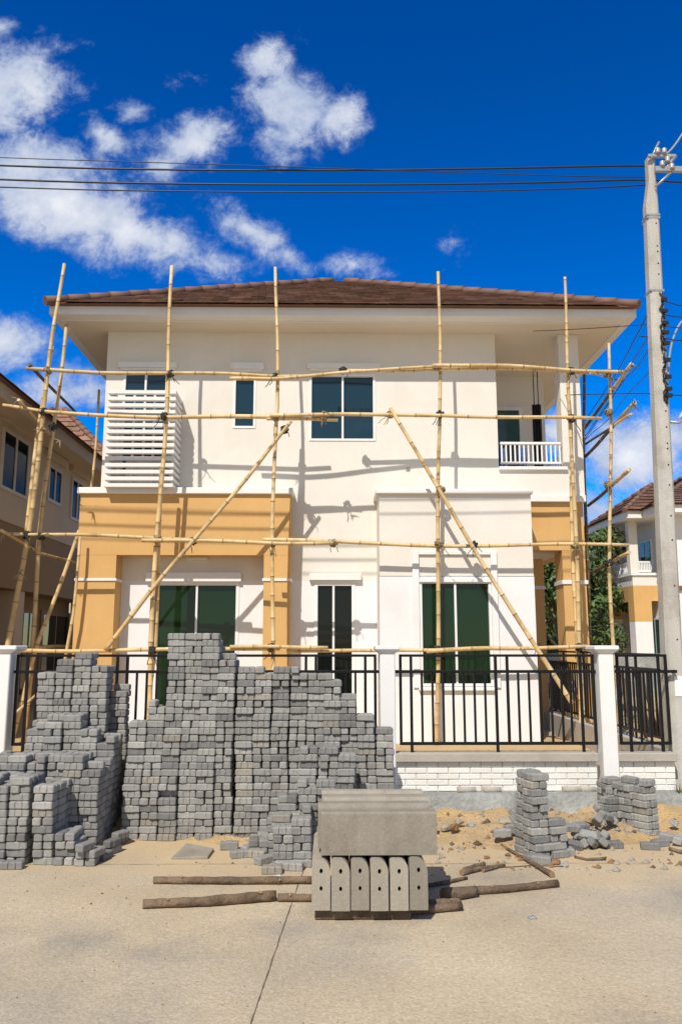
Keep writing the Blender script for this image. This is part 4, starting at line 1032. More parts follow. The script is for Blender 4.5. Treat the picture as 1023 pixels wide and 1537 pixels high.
KG = 'concrete kerb stones in the stack on the street'
kl = .70
kme = kerbstone('kerb_stone', kl, kw - .006, kz1 - kz0, kw * .5)
for i in range(6):
    o = bpy.data.objects.new('kerb_stone', kerbstone('kerb_stone', kl + rnd.uniform(-.02, .02), kw - rnd.uniform(.005, .012), kz1 - kz0 - rnd.uniform(0, .008), kw * rnd.uniform(.4, .56))); COL.objects.link(o)
    o.location = (kx0 + kw * i + .003, YK + rnd.uniform(-.012, .012), kz0); o.rotation_euler = (0, 0, rnd.uniform(-.012, .012))
    tag(o, 'upright kerb stone with two holes in its end, %s from left in the lower layer' % ['first', 'second', 'third', 'fourth', 'fifth', 'last'][i], 'kerb stone', KG)
YT = 4.985; ux0, ux1 = XX(476, 1250, YT), XX(650, 1250, YT); uz1 = ZZ(560, 1218, YT); uh = uz1 - kz1 - .004; ut = .108
ume = kerbstone('kerb_stone', ux1 - ux0, ut - .014, uh - .006, .012, True); ume2 = kerbstone('kerb_stone', ux1 - ux0 - .02, ut - .014, uh + .004, .034, True)
for i in range(6):
    o = bpy.data.objects.new('kerb_stone', ume2 if i else ume); COL.objects.link(o)
    o.rotation_euler = (0, 0, -math.pi / 2 + rnd.uniform(-.006, .006)); o.location = (ux0 + rnd.uniform(-.03, .03) + .004 * i, YT + ut * (i + 1) - .014, kz1 + .003 + ((.016 if i % 2 else .002) + rnd.uniform(0, .004) if i else .004))
    # local +Y -> world +X, local +X -> world -Y
    tag(o, ('long kerb stone lying on edge along the top of the stack, full face showing' if i == 0 else 'long kerb stone on edge in the top layer, %s from the front' % nth(i)), 'kerb stone', KG)
m = MB()
for yy in (YK + .05, YK + .52):
    m = MB(); m.bbox(kx0 + .02, kx0 + kw * 6 - .1, yy, yy + .07, .004, kz0 - .003, .006)
    tag(m.build('timber_bearer', M['wood'], loc=(kx0, yy, 0)), 'dark timber bearer under the front of the kerb stone stack' if yy < 5.2 else 'dark timber bearer under the back of the kerb stone stack', 'timber')

# ------------------------------------------------------------------ logs and sticks
def log(pts, d0, d1, label, name='log', h=None, knots=2, cat='log'):
    wp = []
    for k, q in enumerate(pts):
        r_ = (d0 + (d1 - d0) * k / max(1, len(pts) - 1)) / 2
        z = r_ if h is None else h[k]
        wp.append(G(q[0], q[1], z))
    # resample with slight wander
    out, rad = [], []
    tot = sum((wp[i + 1] - wp[i]).length for i in range(len(wp) - 1)); n = max(6, int(tot / .05))
    for i in range(n + 1):
        t = i / n * (len(wp) - 1); k = min(int(t), len(wp) - 2); p = wp[k].lerp(wp[k + 1], t - k)
        out.append(p + Vector((0, 0, rnd.uniform(0, .003)))); rad.append((d0 + (d1 - d0) * i / n) / 2 * rnd.uniform(.9, 1.08))
    base = min(v.z for v in wp)
    m = MB(); m.tube(out, rad, 10, 0, True, True, 1)
    o = m
    t = o.build(name, [M['wood'], M['cut']], loc=(wp[0].x, wp[0].y, 0))
    for k in range(knots):
        i = rnd.randrange(1, len(out) - 1); dr = Vector((rnd.uniform(-.5, .5), -.6, rnd.uniform(.2, .9))).normalized()
        m = MB(); m.tube([out[i], out[i] + dr * rad[i] * 1.5], [rad[i] * .5, rad[i] * .32], 7, 0, True, True, 1); m.build('knot', [M['wood'], M['cut']], t)
    return tag(t, label, cat, 'rough logs and sticks lying on the street')
log([(231, 1321), (340, 1322), (470, 1321)], .046, .05, 'long thin log behind the other left log, its end touching the kerb stones')
log([(215, 1357), (310, 1353), (414, 1344)], .052, .066, 'thick knotty log in front, left of the kerb stone stack', knots=3)
log([(417, 1347), (475, 1348)], .05, .045, 'short log stub between the thick log and the kerb stones', knots=1)
log([(690, 1338), (760, 1334), (836, 1326)], .052, .046, 'long straight log pointing right of the kerb stone stack')
log([(664, 1343), (688, 1341), (713, 1338)], .085, .066, 'short fat hollow log end beside the long straight log', knots=0)
log([(527, 1374), (610, 1368), (692, 1360)], .046, .05, 'log under the front edge of the kerb stone stack')
log([(640, 1357), (690, 1353)], .05, .044, 'short log tucked right behind the log under the kerb stones', knots=1)
log([(640, 1330), (672, 1324), (700, 1318)], .03, .02, 'dark crooked branch in the shadow of the kerb stones', name='branch', cat='branch')
log([(692, 1310), (725, 1303), (757, 1299)], .040, .022, 'pale split stick in the small bundle on the sand', name='stick', cat='stick')
log([(695, 1305), (726, 1297)], .026, .034, 'stub stick lying across the small bundle on the sand', name='stick', cat='stick', knots=0)
log([(724, 1307), (746, 1302)], .024, .02, 'thin dark stick under the small bundle on the sand', name='stick', cat='stick', knots=0)
log([(740, 1303), (800, 1299), (845, 1301)], .008, .006, 'hair thin twig running from the small bundle to the slim stack', name='twig', cat='twig', knots=0)
log([(752, 1269), (790, 1291), (828, 1313)], .020, .040, 'straight brown stick slanting toward the slim leaning stack', name='stick', cat='stick', knots=1)
log([(862, 1286), (880, 1290), (908, 1289)], .018, .022, 'short brown stick in front of the tumbled blocks', name='stick', cat='stick', knots=0)
log([(1004, 1274), (1030, 1281)], .03, .03, 'stick lying at the edge of the photo below the far stack', name='stick', cat='stick', knots=0)
m = MB(); a, b, c, d = G(257, 1290, 0), G(312, 1290, 0), G(321, 1278, 0), G(280, 1270, 0)
hz = Vector((0, 0, .025))
m.hexa([a, b, c, d, a + hz * .5, b + hz, c + hz, d + hz]); tag(m.build('concrete_slab', M['concrete'], bevel=.004, loc=a), 'thin grey slab lying flat in front of the middle heap', 'slab')

# ------------------------------------------------------------------ rubble
def rock(px, py, s, label, mt='rock', name='rock', sq=.7, seed=0, cat='rock'):
    r = random.Random(seed + int(px * 7 + py)); g = G(px, py, .05); h = max(0, sand_h(g.x, g.y)); g = G(px, py, h)
    bm = bmesh.new()
    for k in range(14):
        v = Vector((r.gauss(0, 1), r.gauss(0, 1), r.gauss(0, 1))).normalized(); bm.verts.new((v.x * s * r.uniform(.8, 1.15), v.y * s, v.z * s * sq))
    bmesh.ops.convex_hull(bm, input=bm.verts); 
    geom = [v for v in bm.verts if not v.link_faces]; bmesh.ops.delete(bm, geom=geom, context='VERTS')
    me = bpy.data.meshes.new(name); bm.to_mesh(me); bm.free(); me.materials.append(M[mt])
    o = bpy.data.objects.new(name, me); COL.objects.link(o); o.location = (g.x, g.y, h + s * sq * .45); o.rotation_euler = (0, 0, r.uniform(0, 6))
    bv = o.modifiers.new('bevel', 'BEVEL'); bv.width = s * .12; bv.segments = 2
    tag(o, label, cat, 'lumps of rubble along the foot of the wall')
rock(668, 1246, .055, 'pale lump of rubble at the corner of the kerb stone stack')
rock(682, 1244, .05, 'broken brown lump beside the pale lump near the kerb stones', 'brickr', seed=2)
rock(705, 1241, .06, 'dark flat chunk on the sand below the white wall', 'footing', sq=.5)
rock(690, 1236, .04, 'small pale stone on top of the sand below the white wall')
rock(735, 1241, .03, 'tiny grey stone on the sand midway to the slim stack', 'footing')
rock(938, 1254, .052, 'pale pointed stone in front of the thin far stack', sq=1.1, seed=3)
rock(950, 1261, .05, 'flat whitish flake beside the pale pointed stone', 'primer', sq=.25)
rock(897, 1236, .065, 'pale slanting slab of rubble left of the thin far stack', sq=.9, seed=5)
rock(830, 1296, .06, 'rust brown half brick at the foot of the slim leaning stack', 'brickr', sq=.5)
rock(848, 1299, .045, 'grey flat stone beside the rust brown half brick', 'footing', sq=.45)
rock(764, 1196, .05, 'rounded grey lump on the footing left of the slim stack', 'footing', sq=1.2)
rock(782, 1228, .05, 'grey lump tucked behind the slim leaning stack', 'footing')
rock(760, 1222, .055, 'pale broken chunk below the lump on the footing left of the slim stack', seed=11)
rock(757, 1236, .06, 'big pale chunk on the sand, topmost of the rubble left of the slim stack', seed=12, sq=.8)
rock(746, 1248, .035, 'ochre clod at the sand side of the rubble left of the slim stack', 'brickr', seed=13)
rock(781, 1210, .045, 'pale chunk wedged high between the footing and the slim stack', seed=14)
rock(651, 1240, .04, 'grey chunk peeking out behind the corner of the kerb stones', 'footing', seed=15)
rock(716, 1262, .024, 'small brown clod alone in the middle of the sand', 'brickr', seed=16)
rock(862, 1236, .06, 'low grey slab of mortar lying behind the spill of blocks', 'coping', sq=.35, seed=17)
rock(884, 1232, .055, 'ochre crusted lump behind the spill of blocks', 'sand', sq=.7, seed=18)
rock(925, 1262, .03, 'small pale chip below the pale pointed stone', seed=19)
rock(676, 1276, .022, 'small dark clod on the sand near the kerb stones', 'brickr')
rock(797, 1378, .035, 'small flat grey flake alone on the open road', 'footing', sq=.3)
rock(730, 1289, .028, 'dark clod above the small bundle of sticks', 'brickr', sq=.6)
rock(762, 1285, .03, 'dark crumbled clod left of the slanting stick', 'brickr', sq=.6)
rock(1010, 1239, .05, 'heap end of grey stone beside the utility pole', 'footing')
for i, (px, py) in enumerate(((700, 1187), (738, 1185), (880, 1187), (858, 1186))):
    g = P(px, py, YF - .05); m = MB(); ln = .085
    m.tube([(g.x - ln, YF - .03, zb + .022), (g.x + ln, YF - .035, zb + .02)], [.03, .027], 8, 0, True, True)
    tag(m.build('mortar_lump', M['coping'], loc=(g.x, YF, zb)), ['rounded mortar lump below the white wall, nearest the kerb stones', 'rounded mortar lump below the white wall, left of the slim stack', 'rounded mortar lump below the white wall, beside the right white post', 'rounded mortar lump below the white wall, just right of the slim stack'][i], 'mortar')
m = MB(); g = G(413, 1317, .004); m.add([(g.x - .04, g.y, .004), (g.x - .005, g.y - .018, .014), (g.x + .04, g.y - .004, .006), (g.x + .03, g.y + .025, .018), (g.x - .02, g.y + .028, .008)], [(0, 1, 4), (1, 3, 4), (1, 2, 3)])
tag(m.build('paper_scrap', M['bluecloth2'], loc=g), 'pale blue scrap of litter beside the thin log', 'litter')
# gravel and crumbs strewn on sand and road
m = MB()
for k in range(1500):
    if k < 700: x, y = rnd.uniform(.5, 4.4), rnd.uniform(6.0, 7.5)
    elif k < 900: x, y = rnd.uniform(-3, 1), rnd.uniform(5.2, 6.6)
    else: x, y = rnd.uniform(-3.5, 3.5), rnd.uniform(3.2, 6.4)
    s = rnd.uniform(.012, .034) if k < 230 else rnd.uniform(.003, .012) if k < 800 else rnd.uniform(.002, .006); z = max(0, sand_h(x, y)) if y > 6.2 else 0
    vv = [(x + s * rnd.uniform(.6, 1.3) * a, y + s * rnd.uniform(.6, 1.3) * b, z + s * c) for a, b, c in ((1, 0, .2), (-1, 0, .1), (0, 1, .2), (0, -1, .1), (0, 0, 1.0), (0, 0, -.5))]
    m.add(vv, [(0, 2, 4), (2, 1, 4), (1, 3, 4), (3, 0, 4), (2, 0, 5), (1, 2, 5), (3, 1, 5), (0, 3, 5)], rnd.choice((0, 0, 1, 2)))
tag(m.build('gravel', [M['rock'], M['brickr'], M['wood']]), 'crumbs and pebbles strewn over the sand and road', 'gravel', kind='stuff')

# ------------------------------------------------------------------ utility pole and cables
YU = 7.9
pt_ = P(972, 238, YU); pb = P(1016, 1196, YU); pb.z = -.05
up_ = thing('utility_pole', 'grey concrete utility pole standing at the right beside the fence', 'utility pole', (pb.x, YU, 0))
m = MB(); n = 24; ringsv = []
for i in range(n + 1):
    t = i / n; c = pb.lerp(pt_, t); hw = (.090 - .026 * t); hy = .09 - .025 * t
    if t > .955: hw *= .6; c = c + Vector((.016, 0, 0))
    ch = .022
    ringsv.append([(c.x - hw + ch, c.y - hy, c.z), (c.x + hw - ch, c.y - hy, c.z), (c.x + hw, c.y - hy + ch, c.z), (c.x + hw, c.y + hy - ch, c.z), (c.x + hw - ch, c.y + hy, c.z), (c.x - hw + ch, c.y + hy, c.z), (c.x - hw, c.y + hy - ch, c.z), (c.x - hw, c.y - hy + ch, c.z)])
for i in range(n):
    m.add(ringsv[i] + ringsv[i + 1], [(k, (k + 1) % 8, (k + 1) % 8 + 8, k + 8) for k in range(8)])
m.add(ringsv[-1], [tuple(range(8))]); m.build('shaft', M['pole'], up_)
def pole_at(py):
    t = (ZZ(990, py, YU) - pb.z) / (pt_.z - pb.z); return pb.lerp(pt_, t), .090 - .026 * t, .09 - .025 * t
for k, py in enumerate((340, 374, 382, 400, 416, 548, 558, 620, 644, 668, 676, 700, 730, 776, 812, 880, 960)):
    c, hw, hy = pole_at(py); m = MB(); m.tube([(c.x + hw * .35, c.y - hy - .0015, c.z), (c.x + hw * .35, c.y - hy + .01, c.z)], .009, 8, 0, True, False); m.build('bolt_hole', M['hole'], up_)
m = MB()   # crossarm gear at the head
c, hw, hy = pole_at(262)
m.bbox(c.x + hw * .4, c.x + hw * .4 + .30, c.y - hy - .05, c.y - hy - .01, c.z - .03, c.z + .03, .004)
m.bbox(c.x - hw * .6, c.x + .26, c.y - hy - .045, c.y - hy - .012, c.z + .14, c.z + .175, .004)
m.tube([(c.x - .01, c.y - hy - .03, c.z + .12), (c.x + .09, c.y - hy - .03, c.z + .32)], .014, 6); m.tube([(c.x + .26, c.y - hy - .03, c.z + .16), (c.x + .12, c.y - hy - .03, c.z - .03)], .02, 6)
m.tube([(c.x + .2, c.y - hy - .03, c.z - .03), (c.x + .02, c.y - hy - .03, c.z - .2)], .013, 6)
m.build('bracket', M['steel'], up_)
for (dx, dz) in ((.1, .05), (.16, .1), (.2, .02), (.13, .2), (.06, .2)):
    m = MB(); x, z = c.x + dx, c.z + dz; m.tube([(x, c.y - hy - .05, z - .03), (x, c.y - hy - .05, z - .01), (x, c.y - hy - .05, z), (x, c.y - hy - .05, z + .02), (x, c.y - hy - .05, z + .035)], [.022, .03, .018, .03, .015], 10); m.build('insulator', M['porc'], up_)
m = MB()
for py in (455, 472, 490, 504, 520, 545, 570, 588, 598):
    c, hw, hy = pole_at(py); 
    for q in range(2):
        m.tube([(c.x + hw * .45 + rnd.uniform(-.03, .03), c.y - hy - .015, c.z + .08 - .055 * j_) for j_ in range(4)], .008, 5)
    m.bbox(c.x + hw * .4, c.x + hw * 1.25, c.y - hy - .04, c.y - hy - .005, c.z - .02, c.z + .02, .004)
m.build('cable_rack', M['wire'], up_)
for py in (327, 331, 440):
    c, hw, hy = pole_at(py); m = MB(); m.bbox(c.x - hw - .004, c.x + hw + .004, c.y - hy - .004, c.y + hy + .004, c.z - .012, c.z + .012, .002); m.build('strap', M['steel'], up_)
c, hw, hy = pole_at(1030); m = MB(); m.box(c.x - .02, c.x + hw - .03, c.y - hy - .006, c.y - hy - .002, c.z - .09, c.z + .1); m.build('notice', M['paper'], up_)
c, hw, hy = pole_at(630); m = MB(); 
a = Vector((c.x + hw, c.y - .03, c.z - .03)); m.tube([a, a + Vector((.10, 0, -.01)), a + Vector((.17, 0, .05))], .014, 6)
m.build('lamp_arm', M['steel'], up_)
m = MB(); b = a + Vector((.19, 0, .08)); m.hexa([b + Vector(v) for v in ((-.07, -.07, -.03), (.08, -.07, -.02), (.08, .07, -.02), (-.07, .07, -.03), (-.03, -.05, .05), (.07, -.05, .05), (.07, .05, .05), (-.03, .05, .05))]); m.build('lamp_head', M['trim'], up_, .012)
YC = 8.5
def cable(px, Y, d, label, mt='wire', sag=0, ends=(None, None), cat='cable', Ys=None):
    pts = []
    for k, (x, y) in enumerate(px): pts.append(P(x, y, Y if Ys is None else Ys[k]))
    if ends[0]: pts.insert(0, pts[0] + Vector(ends[0]))
    if ends[1]: pts.append(pts[-1] + Vector(ends[1]))
    # smooth
    for _ in range(3):
        q = [pts[0]]
        for i in range(len(pts) - 1): q += [pts[i].lerp(pts[i + 1], .25), pts[i].lerp(pts[i + 1], .75)]
        q.append(pts[-1]); pts = q
    m = MB(); m.tube(pts, d / 2, 6, 0, True, True)
    tag(m.build('cable', M[mt], loc=pts[0]), label, cat, 'overhead cables strung from the utility pole')
far = (-14, 0, .5); fr = (6, -.4, -.3)
cable([(0, 250), (300, 256), (600, 255.5), (800, 252), (975, 248), (1023, 254)], YC - .22, .024, 'thick black overhead cable, uppermost of the two heavy ones', ends=(far, fr))
cable([(0, 237), (200, 243), (420, 250), (680, 259), (860, 265), (968, 266)], YC - .25, .011, 'thin black overhead wire slanting across the two heavy cables', ends=(far, None))
cable([(0, 271), (300, 277), (600, 277.5), (800, 275), (970, 269), (1023, 275)], YC - .24, .024, 'thick black overhead cable, lower of the two heavy ones', ends=(far, fr))
cable([(0, 282.5), (300, 288), (600, 289), (860, 284), (968, 278)], YC - .3, .017, 'black overhead wire, lowest of the four crossing the sky', ends=(far, None))
cable([(985, 236), (1000, 232), (1015, 214), (1026, 196)], YC - .2, .022, 'grey cable rising steeply from the head of the pole', 'greycable', ends=(None, (1, 0, 1.4)))
cable([(800, 497), (850, 495), (930, 490), (985, 486), (1023, 495)], 0, .010, 'thin cable crossing in front of the eaves to the pole', Ys=(11.2, 10.6, 9.2, YC - .25, YC - .25), ends=(None, fr))
cable([(848, 593), (880, 592), (985, 590), (1023, 595)], 0, .013, 'black cable crossing from the balcony column to the pole', Ys=(11.5, 10.6, YC - .25, YC - .25), ends=(None, fr))
cable([(995, 452), (1010, 456), (1023, 460)], YC - .22, .013, 'short black cable leaving the pole, highest of the side cables', ends=(None, fr))
cable([(995, 472), (1023, 478)], YC - .22, .013, 'short black cable leaving the pole, second of the side cables', ends=(None, fr))
cable([(960, 505), (996, 507), (1023, 513)], YC - .22, .013, 'short black cable leaving the pole, third of the side cables', ends=(None, fr))
cable([(998, 598), (1002, 560), (1005, 520), (1016, 490), (1026, 478)], YC - .2, .022, 'grey cable arching up beside the pole shaft', 'greycable', ends=(None, (.5, 0, .3)))
cable([(972, 470), (928, 555), (905, 590)], 0, .014, 'black drop wire from the pole, uppermost of the slanting ones', Ys=(YC, 10.5, 13), ends=(None, (-.5, 2.6, -1.2)))
cable([(973, 505), (945, 548), (918, 600)], 0, .013, 'black drop wire from the pole, second of the slanting ones', Ys=(YC, 10.5, 13), ends=(None, (-.5, 2.6, -1.2)))
cable([(975, 520), (956, 552), (938, 567), (900, 622)], 0, .012, 'kinked black drop wire from the pole toward the transoms', Ys=(YC, 9.5, 10.5, 13), ends=(None, (-.5, 2.6, -1.2)))
cable([(977, 555), (940, 592), (912, 632), (880, 655)], 0, .010, 'thin black drop wire from the pole, lowest of the slanting ones', Ys=(YC, 9.5, 11, 13), ends=(None, (-.5, 2.6, -.9)))

# ------------------------------------------------------------------ neighbouring house at the left
M['glassd'] = glass('shaded_glass', (.006, .016, .02), 1.12)
M['tanframe'] = mat('cream_window_frame', (.62, .54, .44), .6, .04, 3, 40, .02)
def nb_window(parent, axis_x, ya, yb, z0, z1, gm='glassd', hood=True):
    m = MB(); x = axis_x; fr = .06
    m.box(x - .03, x + .035, ya, ya + fr, z0, z1); m.box(x - .03, x + .035, yb - fr, yb, z0, z1); m.box(x - .03, x + .035, ya + fr, yb - fr, z1 - fr, z1); m.box(x - .03, x + .035, ya + fr, yb - fr, z0, z0 + fr)
    mid = (ya + yb) / 2; m.box(x - .03, x + .03, mid - .03, mid + .03, z0 + fr, z1 - fr)
    wn = m.build('window', M['tanframe'], parent)
    for a, b in ((ya + fr, mid - .03), (mid + .03, yb - fr)):
        m = MB(); m.box(x - .02, x + .012, a, b, z0 + fr, z1 - fr); m.build('pane', M[gm], wn)
    if hood: m = MB(); m.bbox(x - .02, x + .10, ya - .15, yb + .15, z1 + .10, z1 + .26, .01); m.build('hood', M['tanwall'], wn)
XN = -5.6; nh = thing('house', 'tan neighbour house in shade at the left behind the bamboo poles', 'house', (XN - 4, 14, YARD))
def yat(px, X):     # depth at which the wall plane x = X is seen at column px
    d = ray(px, 760); return d.y * X / d.x
zfl, zso = 3.68, 5.36
yE = yat(152, XN); y0n = 8.2
wins = [(yat(-4, XN), yat(38, XN), 650, 742, 20), (yat(69, XN), yat(90, XN), 700, 756, 80), (yat(105, XN), yat(124, XN), 718, 782, 112)]
m = MB(); m.box(XN - 7.5, XN, y0n, yE, zfl, zso + .05); m.build('wall', M['tanwall'], nh)
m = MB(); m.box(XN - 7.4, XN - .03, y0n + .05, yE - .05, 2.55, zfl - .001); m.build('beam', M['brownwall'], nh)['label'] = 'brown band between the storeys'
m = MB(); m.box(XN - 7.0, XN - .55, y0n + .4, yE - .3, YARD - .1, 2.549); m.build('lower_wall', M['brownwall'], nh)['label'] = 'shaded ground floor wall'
for k, yy in enumerate((y0n + .1, 11.8, 14.6, yE - .5)):
    m = MB(); m.bbox(XN - .45, XN - .06, yy, yy + .4, YARD - .1, 2.548, .01); m.build('pillar', M['tanwall'], nh)
for (ya, yb, pt, pbm, pc) in wins:
    dd = ray(pc, pt); z1 = EYE + dd.z * XN / dd.x; dd = ray(pc, pbm); z0 = EYE + dd.z * XN / dd.x
    nb_window(nh, XN, min(ya, yb), max(ya, yb), z0, z1)
for (pa, pb_) in ((-40, 22), (40, 62), (70, 112)):
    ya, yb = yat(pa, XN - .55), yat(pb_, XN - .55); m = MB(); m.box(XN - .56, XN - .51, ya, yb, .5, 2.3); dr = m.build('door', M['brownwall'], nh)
    m = MB(); m.box(XN - .515, XN - .50, ya + .12, (ya + yb) / 2 - .05, .6, 2.2); m.box(XN - .515, XN - .50, (ya + yb) / 2 + .05, yb - .12, .6, 2.2); m.build('pane', M['glassk'], dr)
m = MB(); m.box(XN - 8.1, XN + .55, y0n - .6, yE + .5, zso + .05, zso + .09); m.build('soffit', M['tanwall'], nh)
m = MB(); m.box(XN + .5, XN + .56, y0n - .66, yE + .56, zso - .02, zso + .2); m.box(XN - 8.1, XN + .499, yE + .5, yE + .56, zso - .02, zso + .2); m.box(XN - 8.1, XN + .499, y0n - .66, y0n - .6, zso - .02, zso + .2); m.build('fascia', M['tanwall'], nh)
m = MB(); A, B, C_, D_ = Vector((XN - 8.15, y0n - .75, zso + .2)), Vector((XN + .66, y0n - .75, zso + .2)), Vector((XN + .66, yE + .66, zso + .2)), Vector((XN - 8.15, yE + .66, zso + .2))
ym = (y0n + yE) / 2; T1 = Vector((XN - 3.75, ym, zso + 2.5))
m.add([A, B, C_, D_, T1], [(3, 2, 1, 0), (0, 1, 4), (1, 2, 4), (2, 3, 4), (3, 0, 4)])
for (a, b) in ((A, B), (B, C_), (C_, D_), (D_, A)): tile_slope(m, a, b, T1, .3, .31, seed=9)
m.build('roof', M['tile'], nh)

# house farther back at the left: only its tiled roof clears the tan house
fh = thing('house', 'far house at the left showing only its red brown tiled roof', 'house', (-10, 26, YARD))
Yf = 24.0
ap = P(72, 600, Yf + 3.2); el, er = P(20, 735, Yf), P(178, 735, Yf); 
ap = P(60, 596, Yf + 3.4); ap2 = P(92, 610, Yf + 3.4)
el = Vector((ap.x - 3.6, Yf, el.z)); er = Vector((P(215, 700, Yf).x, Yf, el.z))
bl_, br_ = Vector((el.x, Yf + 7, el.z)), Vector((er.x, Yf + 7, el.z))
m = MB(); m.add([el, er, br_, bl_, ap2], [(3, 2, 1, 0), (0, 1, 4), (1, 2, 4), (2, 3, 4), (3, 0, 4)])
tile_slope(m, el, er, ap2, .3, .3, lift=.04, seed=3); tile_slope(m, er, br_, ap2, .3, .3, seed=4)
rf = m.build('roof', M['tile2'], fh); 
for c_ in (er, el): m = MB(); hip(m, c_, ap2 + Vector((0, 0, .03)), .35, .1); m.build('hip_tile', M['ridge'], rf)
m = MB(); m.box(el.x + .6, er.x - .6, Yf + .6, Yf + 6.4, YARD - .1, el.z + .01); m.build('wall', M['tanwall'], fh)

# ------------------------------------------------------------------ neighbouring house at the right
YN = 28.0
rh = thing('house', 'cream and ochre house seen past the right of the utility pole', 'house', (P(990, 900, YN).x, YN, YARD))
q = lambda px, py, Y=YN: P(px, py, Y)
xc = q(948, 860).x; x2 = q(986, 860).x - .2
zsl = q(948, 879).z; zsill = q(948, 861).z; zrl = q(948, 842).z; zsf = q(948, 782).z; zea = q(948, 775).z
side = 3.0
m = MB(); m.box(xc, x2 + .2, YN, YN + .15, zsl, zsill); m.box(xc, xc + .15, YN + .151, YN + side, zsl, zsill); m.box(xc + .001, x2 + .2, YN + .152, YN + side, zsl + .1, zsl + .2); m.build('balcony', M['cream'], rh)
m = MB(); m.box(xc - .05, xc + .25, YN + .004, YN + .3, zsill + .031, zsf); m.build('balcony_column', M['cream'], rh)
m = MB()
for i in range(8):
    x = xc + .3 + (x2 - xc - .3) * i / 7; m.box(x - .018, x + .018, YN + .05, YN + .09, zsill + .12, zrl - .06)
m.box(xc + .26, x2, YN + .04, YN + .1, zrl - .06, zrl); m.box(xc + .26, x2, YN + .045, YN + .095, zsill + .06, zsill + .12)
for i in range(18):
    y = YN + .4 + (side - .5) * i / 17; m.box(xc + .05, xc + .09, y - .018, y + .018, zsill + .12, zrl - .06)
m.box(xc + .04, xc + .1, YN + .32, YN + side, zrl - .06, zrl); m.box(xc + .045, xc + .095, YN + .32, YN + side, zsill + .06, zsill + .12)
m.build('balcony_railing', M['trim'], rh)
m = MB(); m.box(xc - .06, x2 + .2, YN - .06, YN + .02, zsill - .06, zsill + .03); m.box(xc - .06, xc + .1, YN + .021, YN + side, zsill - .06, zsill + .03); m.build('balcony_sill', M['trim'], rh)
m = MB(); m.box(xc + .15, x2 + 6.5, YN + 3.1, YN + 8, YARD, zsf); m.build('wall', M['cream'], rh)
wx0 = q(987, 860).x
def side_window(nm, pa, pb_, ptop, z0, n):
    ya, yb = yat(pb_, wx0), yat(pa, wx0); z1 = P(pa, ptop, yb).z
    m = MB(); m.box(wx0 - .05, wx0 + .03, ya, yb, z0, z1); w_ = m.build(nm, M['alu'], rh)
    for i in range(n):
        d_ = (yb - ya) / n; m = MB(); m.box(wx0 - .07, wx0 - .049, ya + d_ * i + .07, ya + d_ * (i + 1) - .04, z0 + .07, z1 - .07); m.build('pane', M['glasst'], w_)
side_window('window', 958, 974, 814, zsill + .1, 2)
side_window('sliding_door', 966, 990, 928, YARD + .1, 3)
zbm = q(948, 902).z
m = MB(); m.box(xc + .001, x2 + .2, YN + .003, YN + .3, zbm, zsl - .002); m.box(xc + .001, xc + .3, YN + .301, YN + side, zbm, zsl - .002); m.box(xc + .002, xc + .62, YN + .002, YN + .55, q(948, 933).z, zbm - .001)
m.box(xc + .002, xc + .5, YN + side - .5, YN + side, q(920, 930, YN + side).z, zbm - .001); m.build('veranda_beam', M['yellow'], rh)
m = MB(); m.box(xc + .003, xc + .61, YN + .004, YN + .54, YARD, q(948, 933).z - .001); m.build('veranda_column', M['primer'], rh)
m = MB(); m.box(xc + .003, xc + .49, YN + side - .49, YN + side - .01, YARD, q(920, 930, YN + side).z - .001); m.build('veranda_column', M['primer'], rh)
# projecting wing behind the pole
wx0 = q(987, 860).x
m = MB(); m.box(wx0, wx0 + 6, YN - 1.3, YN + 6, YARD, zsf - .001); m.build('wing', M['primer'], rh)
m = MB(); wpc = wx0
m.box(wpc - .05, wpc + 6.05, YN - 1.38, YN - 1.301, zsl - .25, zsl - .1); m.build('belt_band', M['ridge'], rh)
# roofs
def hiproof(parent, x0, x1, y0, y1, z, rise, run, mt='tile', lift=.04):
    A, B, C2, D2 = Vector((x0, y0, z)), Vector((x1, y0, z)), Vector((x1, y1, z)), Vector((x0, y1, z))
    mx_ = (x0 + x1) / 2; my_ = (y0 + y1) / 2; T = Vector((x0 + run, my_, z + rise))
    m = MB(); m.add([A, B, C2, D2, T], [(3, 2, 1, 0), (0, 1, 4), (1, 2, 4), (2, 3, 4), (3, 0, 4)])
    tile_slope(m, A, B, T, .32, .32, lift=lift, seed=5); tile_slope(m, D2, A, T, .32, .32, lift=lift, seed=6)
    r_ = m.build('roof', M[mt], parent)
    for c_ in (A, B, D2): m = MB(); hip(m, c_, T + Vector((0, 0, .03)), .4, .09); m.build('hip_tile', M['ridge'], r_)
    return T
ex = q(940, 778, YN - .7).x
m = MB(); m.box(ex, wx0 - .71, YN - .7, YN + 3.6, zsf, zsf + .25); m.box(ex + .8, wx0 + 7, YN + 3.601, YN + 9, zsf, zsf + .25); m.build('fascia', M['trim'], rh)
hiproof(rh, ex - .1, ex + 4.2, YN - .8, YN + 3.7, zsf + .252, 1.35, 1.95)
wzs = zsf
m = MB(); m.box(wx0 - .7, wx0 + 7, YN - 2.0, YN + 3.6, wzs, wzs + .25); m.build('fascia', M['trim'], rh)
hiproof(rh, wx0 - .8, wx0 + 8, YN - 2.1, YN + 9.1, wzs + .252, 2.5, 4.4)

